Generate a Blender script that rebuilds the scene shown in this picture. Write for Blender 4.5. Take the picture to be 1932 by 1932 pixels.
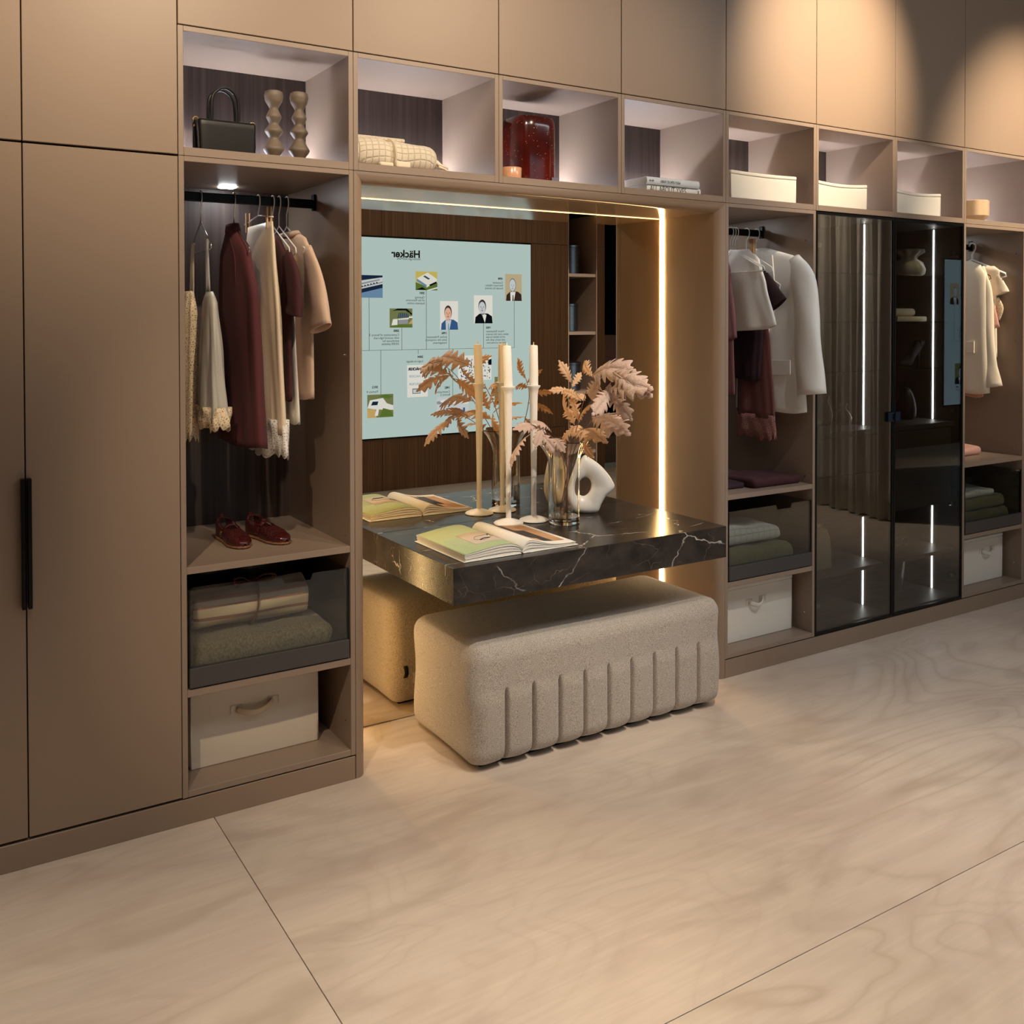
import bpy, bmesh, math, random
from mathutils import Vector, Matrix

random.seed(7)
for o in list(bpy.data.objects):
    bpy.data.objects.remove(o, do_unlink=True)
S = bpy.context.scene
COL = S.collection
PI = math.pi

# ------------------------------------------------------------------ camera
def look_matrix(yaw, pitch, roll, loc):
    fw = Vector((math.sin(yaw)*math.cos(pitch), math.cos(yaw)*math.cos(pitch), -math.sin(pitch)))
    r = Vector((math.cos(yaw), -math.sin(yaw), 0)); u = r.cross(fw)
    r2 = r*math.cos(roll) + u*math.sin(roll); u2 = u*math.cos(roll) - r*math.sin(roll)
    m = Matrix((r2, u2, -fw)).transposed().to_4x4(); m.translation = loc
    return m
cam_d = bpy.data.cameras.new('camera'); cam = bpy.data.objects.new('camera', cam_d); COL.objects.link(cam)
cam_d.sensor_width = 36; cam_d.sensor_fit = 'HORIZONTAL'
cam_d.lens = 36*1820.71/1932
cam_d.shift_y = -(966-634.73)/1932
cam_d.clip_start = 0.05
cam.matrix_world = look_matrix(math.radians(32.0918), math.radians(0.9503), math.radians(-0.0811), Vector((-0.7403, -3.1873, 1.6326)))
S.camera = cam
S.view_settings.view_transform = 'Standard'
S.view_settings.look = 'None'
S.view_settings.gamma = 1
S.view_settings.use_curve_mapping = False
S.view_settings.exposure = 0.0
S.cycles.max_bounces = 10; S.cycles.diffuse_bounces = 4; S.cycles.glossy_bounces = 6; S.cycles.transparent_max_bounces = 14

# ------------------------------------------------------------------ world, ceiling lamps and added fill lamps
W = bpy.data.worlds.new('world'); S.world = W; W.use_nodes = True
bg = W.node_tree.nodes['Background']; bg.inputs[0].default_value = (1.0, 0.93, 0.86, 1); bg.inputs[1].default_value = 0.05

def spot(name, loc, target, power, size=62, blend=0.45, color=(1, 0.81, 0.58), radius=0.035):
    d = bpy.data.lights.new(name, 'SPOT'); d.energy = power; d.color = color
    d.spot_size = math.radians(size); d.spot_blend = blend; d.shadow_soft_size = radius
    o = bpy.data.objects.new(name, d); COL.objects.link(o); o.location = loc
    o.rotation_euler = (Vector(target)-Vector(loc)).to_track_quat('-Z', 'Y').to_euler()
    return o
def area(name, loc, target, power, sx, sy, color=(1, 0.9, 0.8), spread=180):
    d = bpy.data.lights.new(name, 'AREA'); d.energy = power; d.color = color; d.shape = 'RECTANGLE'
    d.size = sx; d.size_y = sy; d.spread = math.radians(spread)
    o = bpy.data.objects.new(name, d); COL.objects.link(o); o.location = loc
    o.rotation_euler = (Vector(target)-Vector(loc)).to_track_quat('-Z', 'Y').to_euler()
    return o
WARM = (1, 0.80, 0.60)
spot('ceiling_spot_a', (-1.3, -2.2, 3.8), (-0.8, 0.0, 2.9), 270, 54, 1.0)
spot('ceiling_spot_b', (0.3, -2.3, 3.8), (0.5, 0.0, 2.6), 250, 56, 1.0)
spot('ceiling_spot_c', (1.9, -2.3, 3.8), (1.4, 0.0, 2.2), 170, 56, 0.9)
spot('vanity_fill_spot', (1.1, -2.3, 3.8), (1.5, 0.0, 1.05), 240, 34, 0.8, (1, 0.88, 0.74))  # added fill for the things on the slab, no such lamp known
spot('ceiling_spot_d', (3.1, -1.7, 3.9), (3.1, 0.0, 2.9), 620, 42, 1.0)
spot('ceiling_spot_e', (5.0, -1.9, 3.9), (4.8, 0.0, 2.40), 600, 46, 0.9)
spot('floor_spot_a', (-0.5, -1.7, 3.8), (-0.5, -1.5, 0.0), 335, 58, 1.0, (1, 0.84, 0.65))
spot('floor_spot_b', (1.5, -1.8, 3.8), (1.5, -1.5, 0.0), 310, 58, 1.0, (1, 0.84, 0.65))
spot('floor_spot_c', (3.4, -1.8, 3.8), (3.4, -1.5, 0.0), 130, 58, 1.0, (1, 0.93, 0.86))
spot('wardrobe_spot_left', (-1.2, -2.3, 3.8), (0.34, 0.0, 0.75), 260, 21, 1.0)
spot('wardrobe_fill_spot', (2.6, -2.3, 3.8), (2.8, 0.0, 1.4), 130, 32, 0.9, (0.96, 0.97, 1.0))  # added cool fill to brighten the blazer bay
spot('curtain_fill_spot', (4.9, -2.9, 3.8), (6.1, -2.3, 1.0), 420, 60, 0.8)  # added to brighten the curtain for its reflection in the glass door
area('ceiling_fill_a', (0.6, -3.0, 3.9), (0.6, -1.5, 0), 14, 2.4, 0.6, (1, 0.94, 0.88))  # added soft fill, no light panel known in this ceiling
area('ceiling_fill_b', (4.2, -3.0, 3.9), (4.0, -1.5, 0), 28, 2.4, 0.6, (0.90, 0.95, 1.0))  # second added fill area, cooler, over the right half

# ------------------------------------------------------------------ materials
def lin(r, g, b):
    f = lambda c: (c/255/12.92) if c/255 <= 0.04045 else ((c/255+0.055)/1.055)**2.4
    return (f(r), f(g), f(b), 1)
MATS = {}
class NT:
    def __init__(s, name):
        s.m = bpy.data.materials.new(name); s.m.use_nodes = True
        s.t = s.m.node_tree; s.n = s.t.nodes; s.n.clear()
        s.out = s.n.new('ShaderNodeOutputMaterial')
    def add(s, typ, **kw):
        n = s.n.new('ShaderNode'+typ)
        for k, v in kw.items():
            if k in n.inputs: s.set(n.inputs[k], v)
            else: setattr(n, k, v)
        return n
    def set(s, inp, v):
        if isinstance(v, bpy.types.NodeSocket): s.t.links.new(v, inp)
        else: inp.default_value = v
    def link(s, a, b): s.t.links.new(a, b)
    def coords(s, scale=(1, 1, 1), rot=(0, 0, 0), rnd=False):
        tc = s.add('TexCoord'); mp = s.add('Mapping'); mp.inputs['Scale'].default_value = scale; mp.inputs['Rotation'].default_value = rot
        s.link(tc.outputs['Object'], mp.inputs['Vector'])
        if rnd:
            oi = s.add('ObjectInfo'); mu = s.add('Math', operation='MULTIPLY'); s.link(oi.outputs['Random'], mu.inputs[0]); mu.inputs[1].default_value = 37.0
            s.link(mu.outputs[0], mp.inputs['Location'])
        return mp.outputs[0]
    def ramp(s, fac, stops):
        r = s.add('ValToRGB'); s.link(fac, r.inputs[0])
        e = r.color_ramp.elements
        while len(e) < len(stops): e.new(0.5)
        for i, (p, c) in enumerate(stops): e[i].position = p; e[i].color = c
        return r.outputs[0]
    def mix(s, fac, a, b, typ='MIX'):
        n = s.add('MixRGB'); n.blend_type = typ
        s.set(n.inputs[0], fac); s.set(n.inputs[1], a); s.set(n.inputs[2], b)
        return n.outputs[0]
    def bump(s, h, strength, dist=0.002):
        b = s.add('Bump'); s.link(h, b.inputs['Height']); b.inputs['Strength'].default_value = strength; b.inputs['Distance'].default_value = dist
        return b.outputs[0]
    def pbr(s, color, rough, **kw):
        p = s.add('BsdfPrincipled'); s.set(p.inputs['Base Color'], color); s.set(p.inputs['Roughness'], rough)
        for k, v in kw.items(): s.set(p.inputs[k.replace('_', ' ')], v)
        s.link(p.outputs[0], s.out.inputs[0]); return p

def plain(name, col, rough=0.5, metal=0, var=0.06, scale=40, bump=0.0, bscale=300, **kw):
    t = NT(name); v = t.coords()
    n = t.add('TexNoise', Scale=scale, Detail=3.0); t.link(v, n.inputs['Vector'])
    a = tuple(x*(1-var) for x in col[:3])+(1,); b = tuple(min(1, x*(1+var)) for x in col[:3])+(1,)
    c = t.ramp(n.outputs[0], [(0.3, a), (0.7, b)])
    extra = dict(kw)
    if bump:
        n2 = t.add('TexNoise', Scale=bscale, Detail=2.0); t.link(v, n2.inputs['Vector'])
        extra['Normal'] = t.bump(n2.outputs[0], bump)
    t.pbr(c, rough, Metallic=metal, **extra)
    MATS[name] = t.m; return t.m
def cloth(name, col, bump=0.5, scale=500, sheen=0.2, rough=0.85, var=0.10):
    t = NT(name); v = t.coords()
    n = t.add('TexNoise', Scale=scale, Detail=2.0); t.link(v, n.inputs['Vector'])
    n3 = t.add('TexNoise', Scale=7.0, Detail=4.0); t.link(v, n3.inputs['Vector'])
    a = tuple(x*(1-var) for x in col[:3])+(1,); b = tuple(min(1, x*(1+var)) for x in col[:3])+(1,)
    c = t.ramp(n.outputs[0], [(0.3, a), (0.7, b)])
    mixh = t.add('Math', operation='MULTIPLY_ADD'); t.link(n3.outputs[0], mixh.inputs[0]); mixh.inputs[1].default_value = 2.5; t.link(n.outputs[0], mixh.inputs[2])
    t.pbr(c, rough, Sheen_Weight=sheen, Normal=t.bump(mixh.outputs[0], bump, 0.0015))
    MATS[name] = t.m; return t.m
def emit(name, col, strength):
    t = NT(name); e = t.add('Emission'); e.inputs[0].default_value = col; e.inputs[1].default_value = strength
    t.link(e.outputs[0], t.out.inputs[0]); MATS[name] = t.m; return t.m
def thin_glass(name, tint, rough=0.0, spec=1.0, ior=1.5):
    t = NT(name); tr = t.add('BsdfTransparent'); tr.inputs[0].default_value = tint
    gl = t.add('BsdfGlossy'); gl.inputs['Roughness'].default_value = rough; gl.inputs[0].default_value = (spec, spec, spec, 1)
    fr = t.add('Fresnel'); ge = t.add('NewGeometry'); mr = t.add('MapRange'); t.link(ge.outputs['Backfacing'], mr.inputs[0])
    mr.inputs[3].default_value = ior; mr.inputs[4].default_value = 1/ior; t.link(mr.outputs[0], fr.inputs[0])   # a pane is thin: the far face reflects like the near one
    mx = t.add('MixShader'); t.link(fr.outputs[0], mx.inputs[0]); t.link(tr.outputs[0], mx.inputs[1]); t.link(gl.outputs[0], mx.inputs[2])
    t.link(mx.outputs[0], t.out.inputs[0]); MATS[name] = t.m; return t.m

plain('lacquer', lin(148, 126, 107), 0.42, var=0.012, scale=260, bump=0.05, bscale=900)
plain('lacquer_in', lin(148, 128, 112), 0.40, var=0.012, scale=260, bump=0.05, bscale=900)
plain('shadow_gap', lin(20, 17, 15), 0.8)
plain('black_metal', lin(22, 22, 24), 0.35, metal=0.6, var=0.03)
plain('anthracite', lin(66, 63, 62), 0.45, var=0.03)
plain('gold', lin(205, 165, 100), 0.25, metal=1.0, var=0.03)
plain('chrome', lin(215, 215, 218), 0.18, metal=1.0, var=0.02)
plain('white_wire', lin(238, 236, 230), 0.35, var=0.02)
plain('steel_can', lin(122, 124, 128), 0.30, metal=1.0, var=0.12, scale=90, bump=0.08, bscale=160)
plain('lacquer_soffit', lin(148, 126, 107), 0.16, var=0.01, scale=260, Specular_IOR_Level=0.7)
def veneer(name, c1, c2, c3, zs=1.2, xs=60, rough=0.5):
    t = NT(name); v = t.coords((xs, xs, zs), rnd=True)
    n = t.add('TexNoise', Scale=1.0, Detail=5.0, Distortion=0.6); t.link(v, n.inputs['Vector'])
    v2 = t.coords((9, 9, 0.5), rnd=True)
    n2 = t.add('TexNoise', Scale=1.0, Detail=3.0, Distortion=1.0); t.link(v2, n2.inputs['Vector'])
    c = t.ramp(n.outputs[0], [(0.3, c1), (0.5, c2), (0.72, c3)])
    c = t.mix(t.ramp(n2.outputs[0], [(0.35, (0.25,)*3+(1,)), (0.7, (0, 0, 0, 1))]), c, c1)
    t.pbr(c, rough, Normal=t.bump(n.outputs[0], 0.15, 0.001)); MATS[name] = t.m
veneer('dark_veneer', lin(56, 46, 43), lin(72, 60, 56), lin(92, 78, 72))
veneer('wall_oak', lin(92, 66, 46), lin(120, 88, 62), lin(144, 108, 78), 0.8, 110)

def floor_mat():
    t = NT('plywood'); tc = t.coords((0.55, 1.5, 1), rnd=True)
    n = t.add('TexNoise', Scale=1.15, Detail=2.5, Roughness=0.45, Distortion=0.8); t.link(tc, n.inputs['Vector'])
    mu = t.add('Math', operation='MULTIPLY'); t.link(n.outputs[0], mu.inputs[0]); mu.inputs[1].default_value = 30.0
    fr = t.add('Math', operation='PINGPONG'); t.link(mu.outputs[0], fr.inputs[0]); fr.inputs[1].default_value = 1.0
    ring = t.ramp(fr.outputs[0], [(0.0, (0.50,)*3+(1,)), (0.3, (0.14,)*3+(1,)), (0.8, (0, 0, 0, 1))])
    tk = t.coords((0.5, 0.8, 1), rnd=True); nk = t.add('TexNoise', Scale=1.5, Detail=1.0); t.link(tk, nk.inputs['Vector'])
    ring = t.mix(1.0, ring, t.ramp(nk.outputs[0], [(0.38, (0.25,)*3+(1,)), (0.62, (1, 1, 1, 1))]), 'MULTIPLY')
    t2 = t.coords((1.6, 30, 1), rnd=True)
    n2 = t.add('TexNoise', Scale=2.0, Detail=6.0, Distortion=0.5); t.link(t2, n2.inputs['Vector'])
    t3 = t.coords((0.9, 2.2, 1), rnd=True)
    n3 = t.add('TexNoise', Scale=1.9, Detail=5.0, Distortion=1.6); t.link(t3, n3.inputs['Vector'])
    base = t.ramp(n3.outputs[0], [(0.3, lin(200, 182, 168)), (0.5, lin(215, 199, 185)), (0.7, lin(222, 206, 190))])
    c = t.mix(ring, base, lin(180, 160, 138))
    c = t.mix(t.ramp(n2.outputs[0], [(0.42, (0.16,)*3+(1,)), (0.62, (0, 0, 0, 1))]), c, lin(182, 166, 148))
    rr = t.ramp(n3.outputs[0], [(0.3, (0.34,)*3+(1,)), (0.7, (0.42,)*3+(1,))])
    t.pbr(c, rr, Normal=t.bump(n2.outputs[0], 0.04, 0.001)); MATS['plywood'] = t.m
floor_mat()

def marble_mat():
    t = NT('marble'); v = t.coords((0.8, 1.6, 1.3), (0.3, 0.2, 0.6))
    n = t.add('TexNoise', Scale=2.2, Detail=5.0, Roughness=0.6); t.link(v, n.inputs['Vector'])
    d = t.add('MixRGB'); d.blend_type = 'LINEAR_LIGHT'; d.inputs[0].default_value = 0.15; t.link(v, d.inputs[1]); t.link(n.outputs['Color'], d.inputs[2])
    def veins(scale, w, lo, hi, nscale):
        vo = t.add('TexVoronoi', feature='DISTANCE_TO_EDGE', Scale=scale); t.link(d.outputs[0], vo.inputs['Vector'])
        ln = t.ramp(vo.outputs['Distance'], [(0.0, (1, 1, 1, 1)), (w, (0, 0, 0, 1))])
        nn = t.add('TexNoise', Scale=nscale, Detail=3.0); t.link(v, nn.inputs['Vector'])
        mk = t.ramp(nn.outputs[0], [(lo, (0, 0, 0, 1)), (hi, (1, 1, 1, 1))])
        return t.mix(1.0, ln, mk, 'MULTIPLY')
    v1 = veins(2.6, 0.009, 0.47, 0.60, 6.5); v2 = veins(7.5, 0.011, 0.47, 0.68, 8.0)
    nb = t.add('TexNoise', Scale=14.0, Detail=6.0); t.link(v, nb.inputs['Vector'])
    base = t.ramp(nb.outputs[0], [(0.3, lin(34, 31, 30)), (0.7, lin(60, 53, 49))])
    c = t.mix(v2, base, lin(128, 112, 100)); c = t.mix(v1, c, lin(214, 208, 200))
    t.pbr(c, 0.24, Specular_IOR_Level=0.32); MATS['marble'] = t.m
marble_mat()

def boucle():
    t = NT('boucle'); v = t.coords()
    n = t.add('TexNoise', Scale=420.0, Detail=2.0); t.link(v, n.inputs['Vector'])
    vo = t.add('TexVoronoi', Scale=520.0); t.link(v, vo.inputs['Vector'])
    c = t.ramp(n.outputs[0], [(0.34, lin(138, 127, 117)), (0.48, lin(186, 174, 162)), (0.64, lin(216, 206, 195))])
    hh = t.add('Math', operation='ADD'); t.link(n.outputs[0], hh.inputs[0]); t.link(vo.outputs['Distance'], hh.inputs[1])
    t.pbr(c, 0.95, Sheen_Weight=0.3, Normal=t.bump(hh.outputs[0], 0.7, 0.002)); MATS['boucle'] = t.m
boucle()
emit('led_warm', (1.0, 0.66, 0.28, 1), 46.0)
emit('led_warm_soft', (1.0, 0.56, 0.20, 1), 6.0)
emit('led_cool', (0.80, 0.86, 1.0, 1), 200.0)
emit('led_white', (0.90, 0.94, 1.0, 1), 22.0)
emit('puck', (0.92, 0.96, 1.0, 1), 85.0)
thin_glass('smoke_glass', (0.82, 0.83, 0.82, 1), 0.0, 0.85)
thin_glass('door_glass', (0.60, 0.595, 0.57, 1), 0.0, 0.95, 1.75)
thin_glass('clear_pane', (0.82, 0.86, 0.86, 1))
def mirror_mat():
    t = NT('mirror'); t.pbr((0.80, 0.72, 0.58, 1), 0.004, Metallic=1.0); MATS['mirror'] = t.m
mirror_mat()
def glass_mat(name, col, rough=0.0, ior=1.47):
    t = NT(name); t.pbr(col, rough, Transmission_Weight=1.0, IOR=ior); MATS[name] = t.m
glass_mat('vase_glass', (1, 1, 1, 1)); thin_glass('vase_wall', (0.975, 0.985, 0.98, 1), 0.0, 1.0, 1.5)
glass_mat('red_clear_glass', (0.55, 0.16, 0.12, 1))

# ------------------------------------------------------------------ mesh helpers
ORG = {}
class MB:
    def __init__(s): s.v = []; s.f = []
    def add(s, vs, fs):
        b = len(s.v); s.v += [tuple(p) for p in vs]; s.f += [tuple(i+b for i in q) for q in fs]; return s
    def box(s, x0, y0, z0, x1, y1, z1):
        return s.add([(x0, y0, z0), (x1, y0, z0), (x1, y1, z0), (x0, y1, z0), (x0, y0, z1), (x1, y0, z1), (x1, y1, z1), (x0, y1, z1)],
                     [(0, 3, 2, 1), (4, 5, 6, 7), (0, 1, 5, 4), (1, 2, 6, 5), (2, 3, 7, 6), (3, 0, 4, 7)])
    def grid(s, fn, nu, nv, cu=False, cv=False, skip=None):
        vs = [fn(i/(nu if cu else nu-1), j/(nv if cv else nv-1)) for j in range(nv) for i in range(nu)]
        fs = []
        for j in range(nv if cv else nv-1):
            for i in range(nu if cu else nu-1):
                if skip and skip(i, j): continue
                a = j*nu+i; b = j*nu+(i+1) % nu; c = ((j+1) % nv)*nu+(i+1) % nu; d = ((j+1) % nv)*nu+i
                fs.append((a, b, c, d))
        return s.add(vs, fs)
    def lathe(s, prof, cx, cy, n=32, cap0=True, cap1=True, mod=None):
        vs = []; m = len(prof)
        for r, z in prof:
            for k in range(n):
                a = 2*PI*k/n; rr = r*(mod(a, z) if mod else 1)
                vs.append((cx+rr*math.cos(a), cy+rr*math.sin(a), z))
        fs = [(j*n+i, j*n+(i+1) % n, (j+1)*n+(i+1) % n, (j+1)*n+i) for j in range(m-1) for i in range(n)]
        if cap0: fs.append(tuple(reversed(range(n))))
        if cap1: fs.append(tuple((m-1)*n+i for i in range(n)))
        return s.add(vs, fs)
    def tube(s, pts, r, n=8, closed=False, flat=None):
        pts = [Vector(p) for p in pts]; m = len(pts); rs = r if isinstance(r, (list, tuple)) else [r]*m
        vs = []; up = None
        for i, p in enumerate(pts):
            if closed: t = pts[(i+1) % m]-pts[i-1]
            else: t = pts[min(i+1, m-1)]-pts[max(i-1, 0)]
            t.normalize()
            if up is None:
                up = Vector((0, 0, 1)) if abs(t.z) < 0.9 else Vector((1, 0, 0))
            a = t.cross(up); 
            if a.length < 1e-5: a = t.orthogonal()
            a.normalize(); b = a.cross(t); b.normalize(); up = b
            fa, fb = flat or (1, 1)
            for k in range(n):
                an = 2*PI*k/n; vs.append(p+a*math.cos(an)*rs[i]*fa+b*math.sin(an)*rs[i]*fb)
        fs = []
        for j in range(m if closed else m-1):
            for i in range(n):
                j2 = (j+1) % m
                fs.append((j*n+i, j*n+(i+1) % n, j2*n+(i+1) % n, j2*n+i))
        if not closed: fs += [tuple(reversed(range(n))), tuple((m-1)*n+i for i in range(n))]
        return s.add(vs, fs)
    def prism(s, poly, axis, a0, a1):
        # poly: 2D points in the other two axes (ordered x,y,z without axis)
        def P(q, a):
            if axis == 'z': return (q[0], q[1], a)
            if axis == 'x': return (a, q[0], q[1])
            return (q[0], a, q[1])
        n = len(poly); vs = [P(q, a0) for q in poly]+[P(q, a1) for q in poly]
        fs = [(i, (i+1) % n, n+(i+1) % n, n+i) for i in range(n)]+[tuple(reversed(range(n))), tuple(range(n, 2*n))]
        return s.add(vs, fs)
def rbox(x0, y0, z0, x1, y1, z1, r, nx=8, ny=8, nz=8, disp=None):
    """rounded box: a fine box surface pushed out from its inner box"""
    bm = bmesh.new()
    mb = MB()
    def axis_pts(a, b, n):
        k = 4
        pts = [a+r*(1-math.cos(PI/2*i/k)) for i in range(k)] 
        inner = [a+r+(b-a-2*r)*i/n for i in range(n+1)]
        return pts+inner+[b-r*(1-math.cos(PI/2*i/k)) for i in range(k-1, -1, -1)]
    X = axis_pts(x0, x1, nx); Y = axis_pts(y0, y1, ny); Z = axis_pts(z0, z1, nz)
    def fix(p):
        q = Vector((min(max(p[0], x0+r), x1-r), min(max(p[1], y0+r), y1-r), min(max(p[2], z0+r), z1-r)))
        d = Vector(p)-q
        if d.length < 1e-9: n = Vector((0, 0, 0)); w = q
        else: n = d.normalized(); w = q+n*r
        if disp: w = disp(w, n)
        return w
    def face(fn, A, B):
        na, nb = len(A), len(B)
        mb.add([fix(fn(a, b)) for b in B for a in A], [(j*na+i, j*na+i+1, (j+1)*na+i+1, (j+1)*na+i) for j in range(nb-1) for i in range(na-1)])
    face(lambda a, b: (a, y0, b), X, Z); face(lambda a, b: (a, y1, b), X[::-1], Z)
    face(lambda a, b: (x0, a, b), Y[::-1], Z); face(lambda a, b: (x1, a, b), Y, Z)
    face(lambda a, b: (a, b, z1), X, Y); face(lambda a, b: (a, b, z0), X, Y[::-1])
    mb.weld = True
    return mb

def obj(name, mb, mat, parent=None, smooth=False, bevel=0, solid=0, seg=1, auto=None, sub=0):
    me = bpy.data.meshes.new(name)
    og = ORG.get(parent.as_pointer(), Vector((0, 0, 0))) if parent else Vector((0, 0, 0))
    me.from_pydata([(p[0]-og[0], p[1]-og[1], p[2]-og[2]) for p in mb.v], [], mb.f); me.validate(); me.update()
    bm = bmesh.new(); bm.from_mesh(me)
    if getattr(mb, 'weld', False): bmesh.ops.remove_doubles(bm, verts=bm.verts, dist=1e-5)
    if not getattr(mb, 'keep', False): bmesh.ops.recalc_face_normals(bm, faces=bm.faces)
    if bevel:
        es = [e for e in bm.edges if len(e.link_faces) == 2 and e.calc_face_angle(0) > 0.6]
        bmesh.ops.bevel(bm, geom=es, offset=bevel, segments=seg, profile=0.5, affect='EDGES')
    bm.to_mesh(me); bm.free()
    for p in me.polygons: p.use_smooth = smooth
    if smooth and auto:
        me.set_sharp_from_angle(angle=math.radians(auto))
    m = MATS[mat] if isinstance(mat, str) else mat
    me.materials.append(m)
    o = bpy.data.objects.new(name, me); COL.objects.link(o)
    if solid:
        md = o.modifiers.new('thickness', 'SOLIDIFY'); md.thickness = solid; md.offset = 0
    if sub:
        md = o.modifiers.new('smooth', 'SUBSURF'); md.levels = sub; md.render_levels = sub
    if parent:
        o.parent = parent; ORG[o.as_pointer()] = og
    return o
def thing(name, label, cat, loc=(0, 0, 0), group=None, kind=None):
    o = bpy.data.objects.new(name, None); COL.objects.link(o); o.location = loc; o.empty_display_size = 0.05
    ORG[o.as_pointer()] = Vector(loc)
    tag(o, label, cat, group, kind); return o
def tag(o, label=None, cat=None, group=None, kind=None):
    if label: o['label'] = label
    if cat: o['category'] = cat
    if group: o['group'] = group
    if kind: o['kind'] = kind
    return o
def bx(name, x0, y0, z0, x1, y1, z1, mat, parent=None, bevel=0.0008):
    return obj(name, MB().box(x0, y0, z0, x1, y1, z1), mat, parent, bevel=bevel)
def single(name, mb, mat, label, cat, group=None, loc=None, **kw):
    """a thing that is one mesh: origin moved to its base"""
    xs = [p[0] for p in mb.v]; ys = [p[1] for p in mb.v]; zs = [p[2] for p in mb.v]
    L = Vector(loc) if loc else Vector(((min(xs)+max(xs))/2, (min(ys)+max(ys))/2, min(zs)))
    mb.v = [(p[0]-L[0], p[1]-L[1], p[2]-L[2]) for p in mb.v]
    o = obj(name, mb, mat, None, **kw); o.location = L; ORG[o.as_pointer()] = L
    return tag(o, label, cat, group)
def lerp(a, b, t): return a+(b-a)*t
def interp(tab, z):
    """smooth interpolation in a table of (z, values...) sorted by z descending or ascending"""
    tab = sorted(tab, key=lambda q: q[0])
    if z <= tab[0][0]: return list(tab[0][1:])
    if z >= tab[-1][0]: return list(tab[-1][1:])
    for a, b in zip(tab, tab[1:]):
        if a[0] <= z <= b[0]:
            t = (z-a[0])/(b[0]-a[0]); t = t*t*(3-2*t)*0.5+t*0.5
            return [lerp(p, q, t) for p, q in zip(a[1:], b[1:])]
def bez(pts, n):
    """Catmull-Rom through points"""
    P = [Vector(p) for p in pts]; P = [P[0]*2-P[1]]+P+[P[-1]*2-P[-2]]
    out = []
    for i in range(1, len(P)-2):
        for k in range(n):
            t = k/n; a, b, c, d = P[i-1], P[i], P[i+1], P[i+2]
            out.append(0.5*((2*b)+(c-a)*t+(2*a-5*b+4*c-d)*t*t+(3*b-a-3*c+d)*t**3))
    out.append(P[-2]); return out
# ------------------------------------------------------------------ the setting
B = 0.6; TH = 0.018; ZT = 2.579; Z2 = 2.163; ZP = 0.087; ND = 0.43; WD = 0.65; ZUP = 3.75
XL = -0.447; YM = 0.385; XR = 2.3576; RR = 0.0424; ZS = 2.1206

fl = thing('floor', 'pale plywood floor laid in very large sheets', None, (0, 0, 0), kind='structure')
bx('subfloor', -4.0, -4.5, -0.03, 7.77, 0.7, -0.006, 'shadow_gap', fl, 0)
rows = [(-1.5, 0.7, [-4.0, 0.1, 5.1, 7.77]), (-3.0, -1.5, [-4.0, -1.6, 3.4, 7.77]), (-4.5, -3.0, [-4.0, 0.1, 5.1, 7.77])]
for y0, y1, xs in rows:
    for x0, x1 in zip(xs, xs[1:]):
        bx('floor_panel', x0+0.0012, y0+0.0012, -0.018, x1-0.0012, y1-0.0012, 0.0, 'plywood', fl, 0.0006)
plain('wall_paint', lin(120, 108, 98), 0.8, var=0.03)
plain('ceiling_paint', lin(150, 142, 132), 0.8, var=0.03)
tag(bx('wall_back', -4.0, 0.70, 0, 7.77, 0.80, 4.1, 'wall_paint', None, 0), kind='structure')
tag(bx('wall_left', -4.1, -4.6, 0, -4.0, 0.8, 4.1, 'wall_paint', None, 0), kind='structure')
tag(bx('ceiling', -4.1, -5.9, 4.1, 7.9, 0.8, 4.2, 'ceiling_paint', None, 0), kind='structure')
tg = NT('mirrored_wall'); tg.pbr((0.62, 0.64, 0.64, 1), 0.01, Metallic=1.0); MATS['mirrored_wall'] = tg.m
tag(bx('wall_right', 7.77, -5.9, 0, 7.80, 0.8, 4.1, 'mirrored_wall', None, 0), kind='structure')  # unseen mirrored wall, added to bounce the display into the glass door

# opposite wall: oak boards around a big display, with a dark passage next to it
YW = -4.5
fw = thing('wall_front', 'dark oak board wall around the big display', None, (0, YW, 0), kind='structure')
def board(x0, z0, x1, z1): bx('wood_panel', x0+0.002, YW-0.06, z0+0.002, x1-0.002, YW, z1-0.002, 'wall_oak', fw, 0.001)
for x0, x1 in ((-4.0, -1.9), (-1.9, 0.2), (0.2, 1.39)):
    for z0, z1 in ((0, 0.498), (0.498, 2.437), (2.437, 4.1)): board(x0, z0, x1, z1)
for x0, x1 in ((1.39, 3.1), (3.1, 4.802)):
    for z0, z1 in ((0, 0.498), (2.437, 4.1)): board(x0, z0, x1, z1)
for z0, z1 in ((0, 0.498), (0.498, 2.437), (2.437, 4.1)): board(4.802, z0, 5.77, z1)
for z0, z1 in ((0, 2.5), (2.5, 4.1)): board(6.6, z0, 7.77, z1)
plain('passage_black', lin(22, 14, 14), 0.8)
bx('passage_wall', 5.3, -5.9, 0, 7.0, -5.85, 4.1, 'passage_black', fw, 0)
bx('passage_side', 5.24, -5.9, 0, 5.30, -4.56, 4.1, 'passage_black', fw, 0)
bx('passage_side', 7.0, -5.9, 0, 7.06, -4.56, 4.1, 'passage_black', fw, 0)
plain('mauve', lin(150, 120, 122), 0.7)
bx('low_partition', 5.4, -5.2, 0.75, 6.4, -5.1, 1.46, 'mauve', fw, 0.004)
bx('low_bench', 5.4, -5.3, 0.0, 6.4, -4.8, 0.30, 'wall_paint', fw, 0.004)

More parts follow.
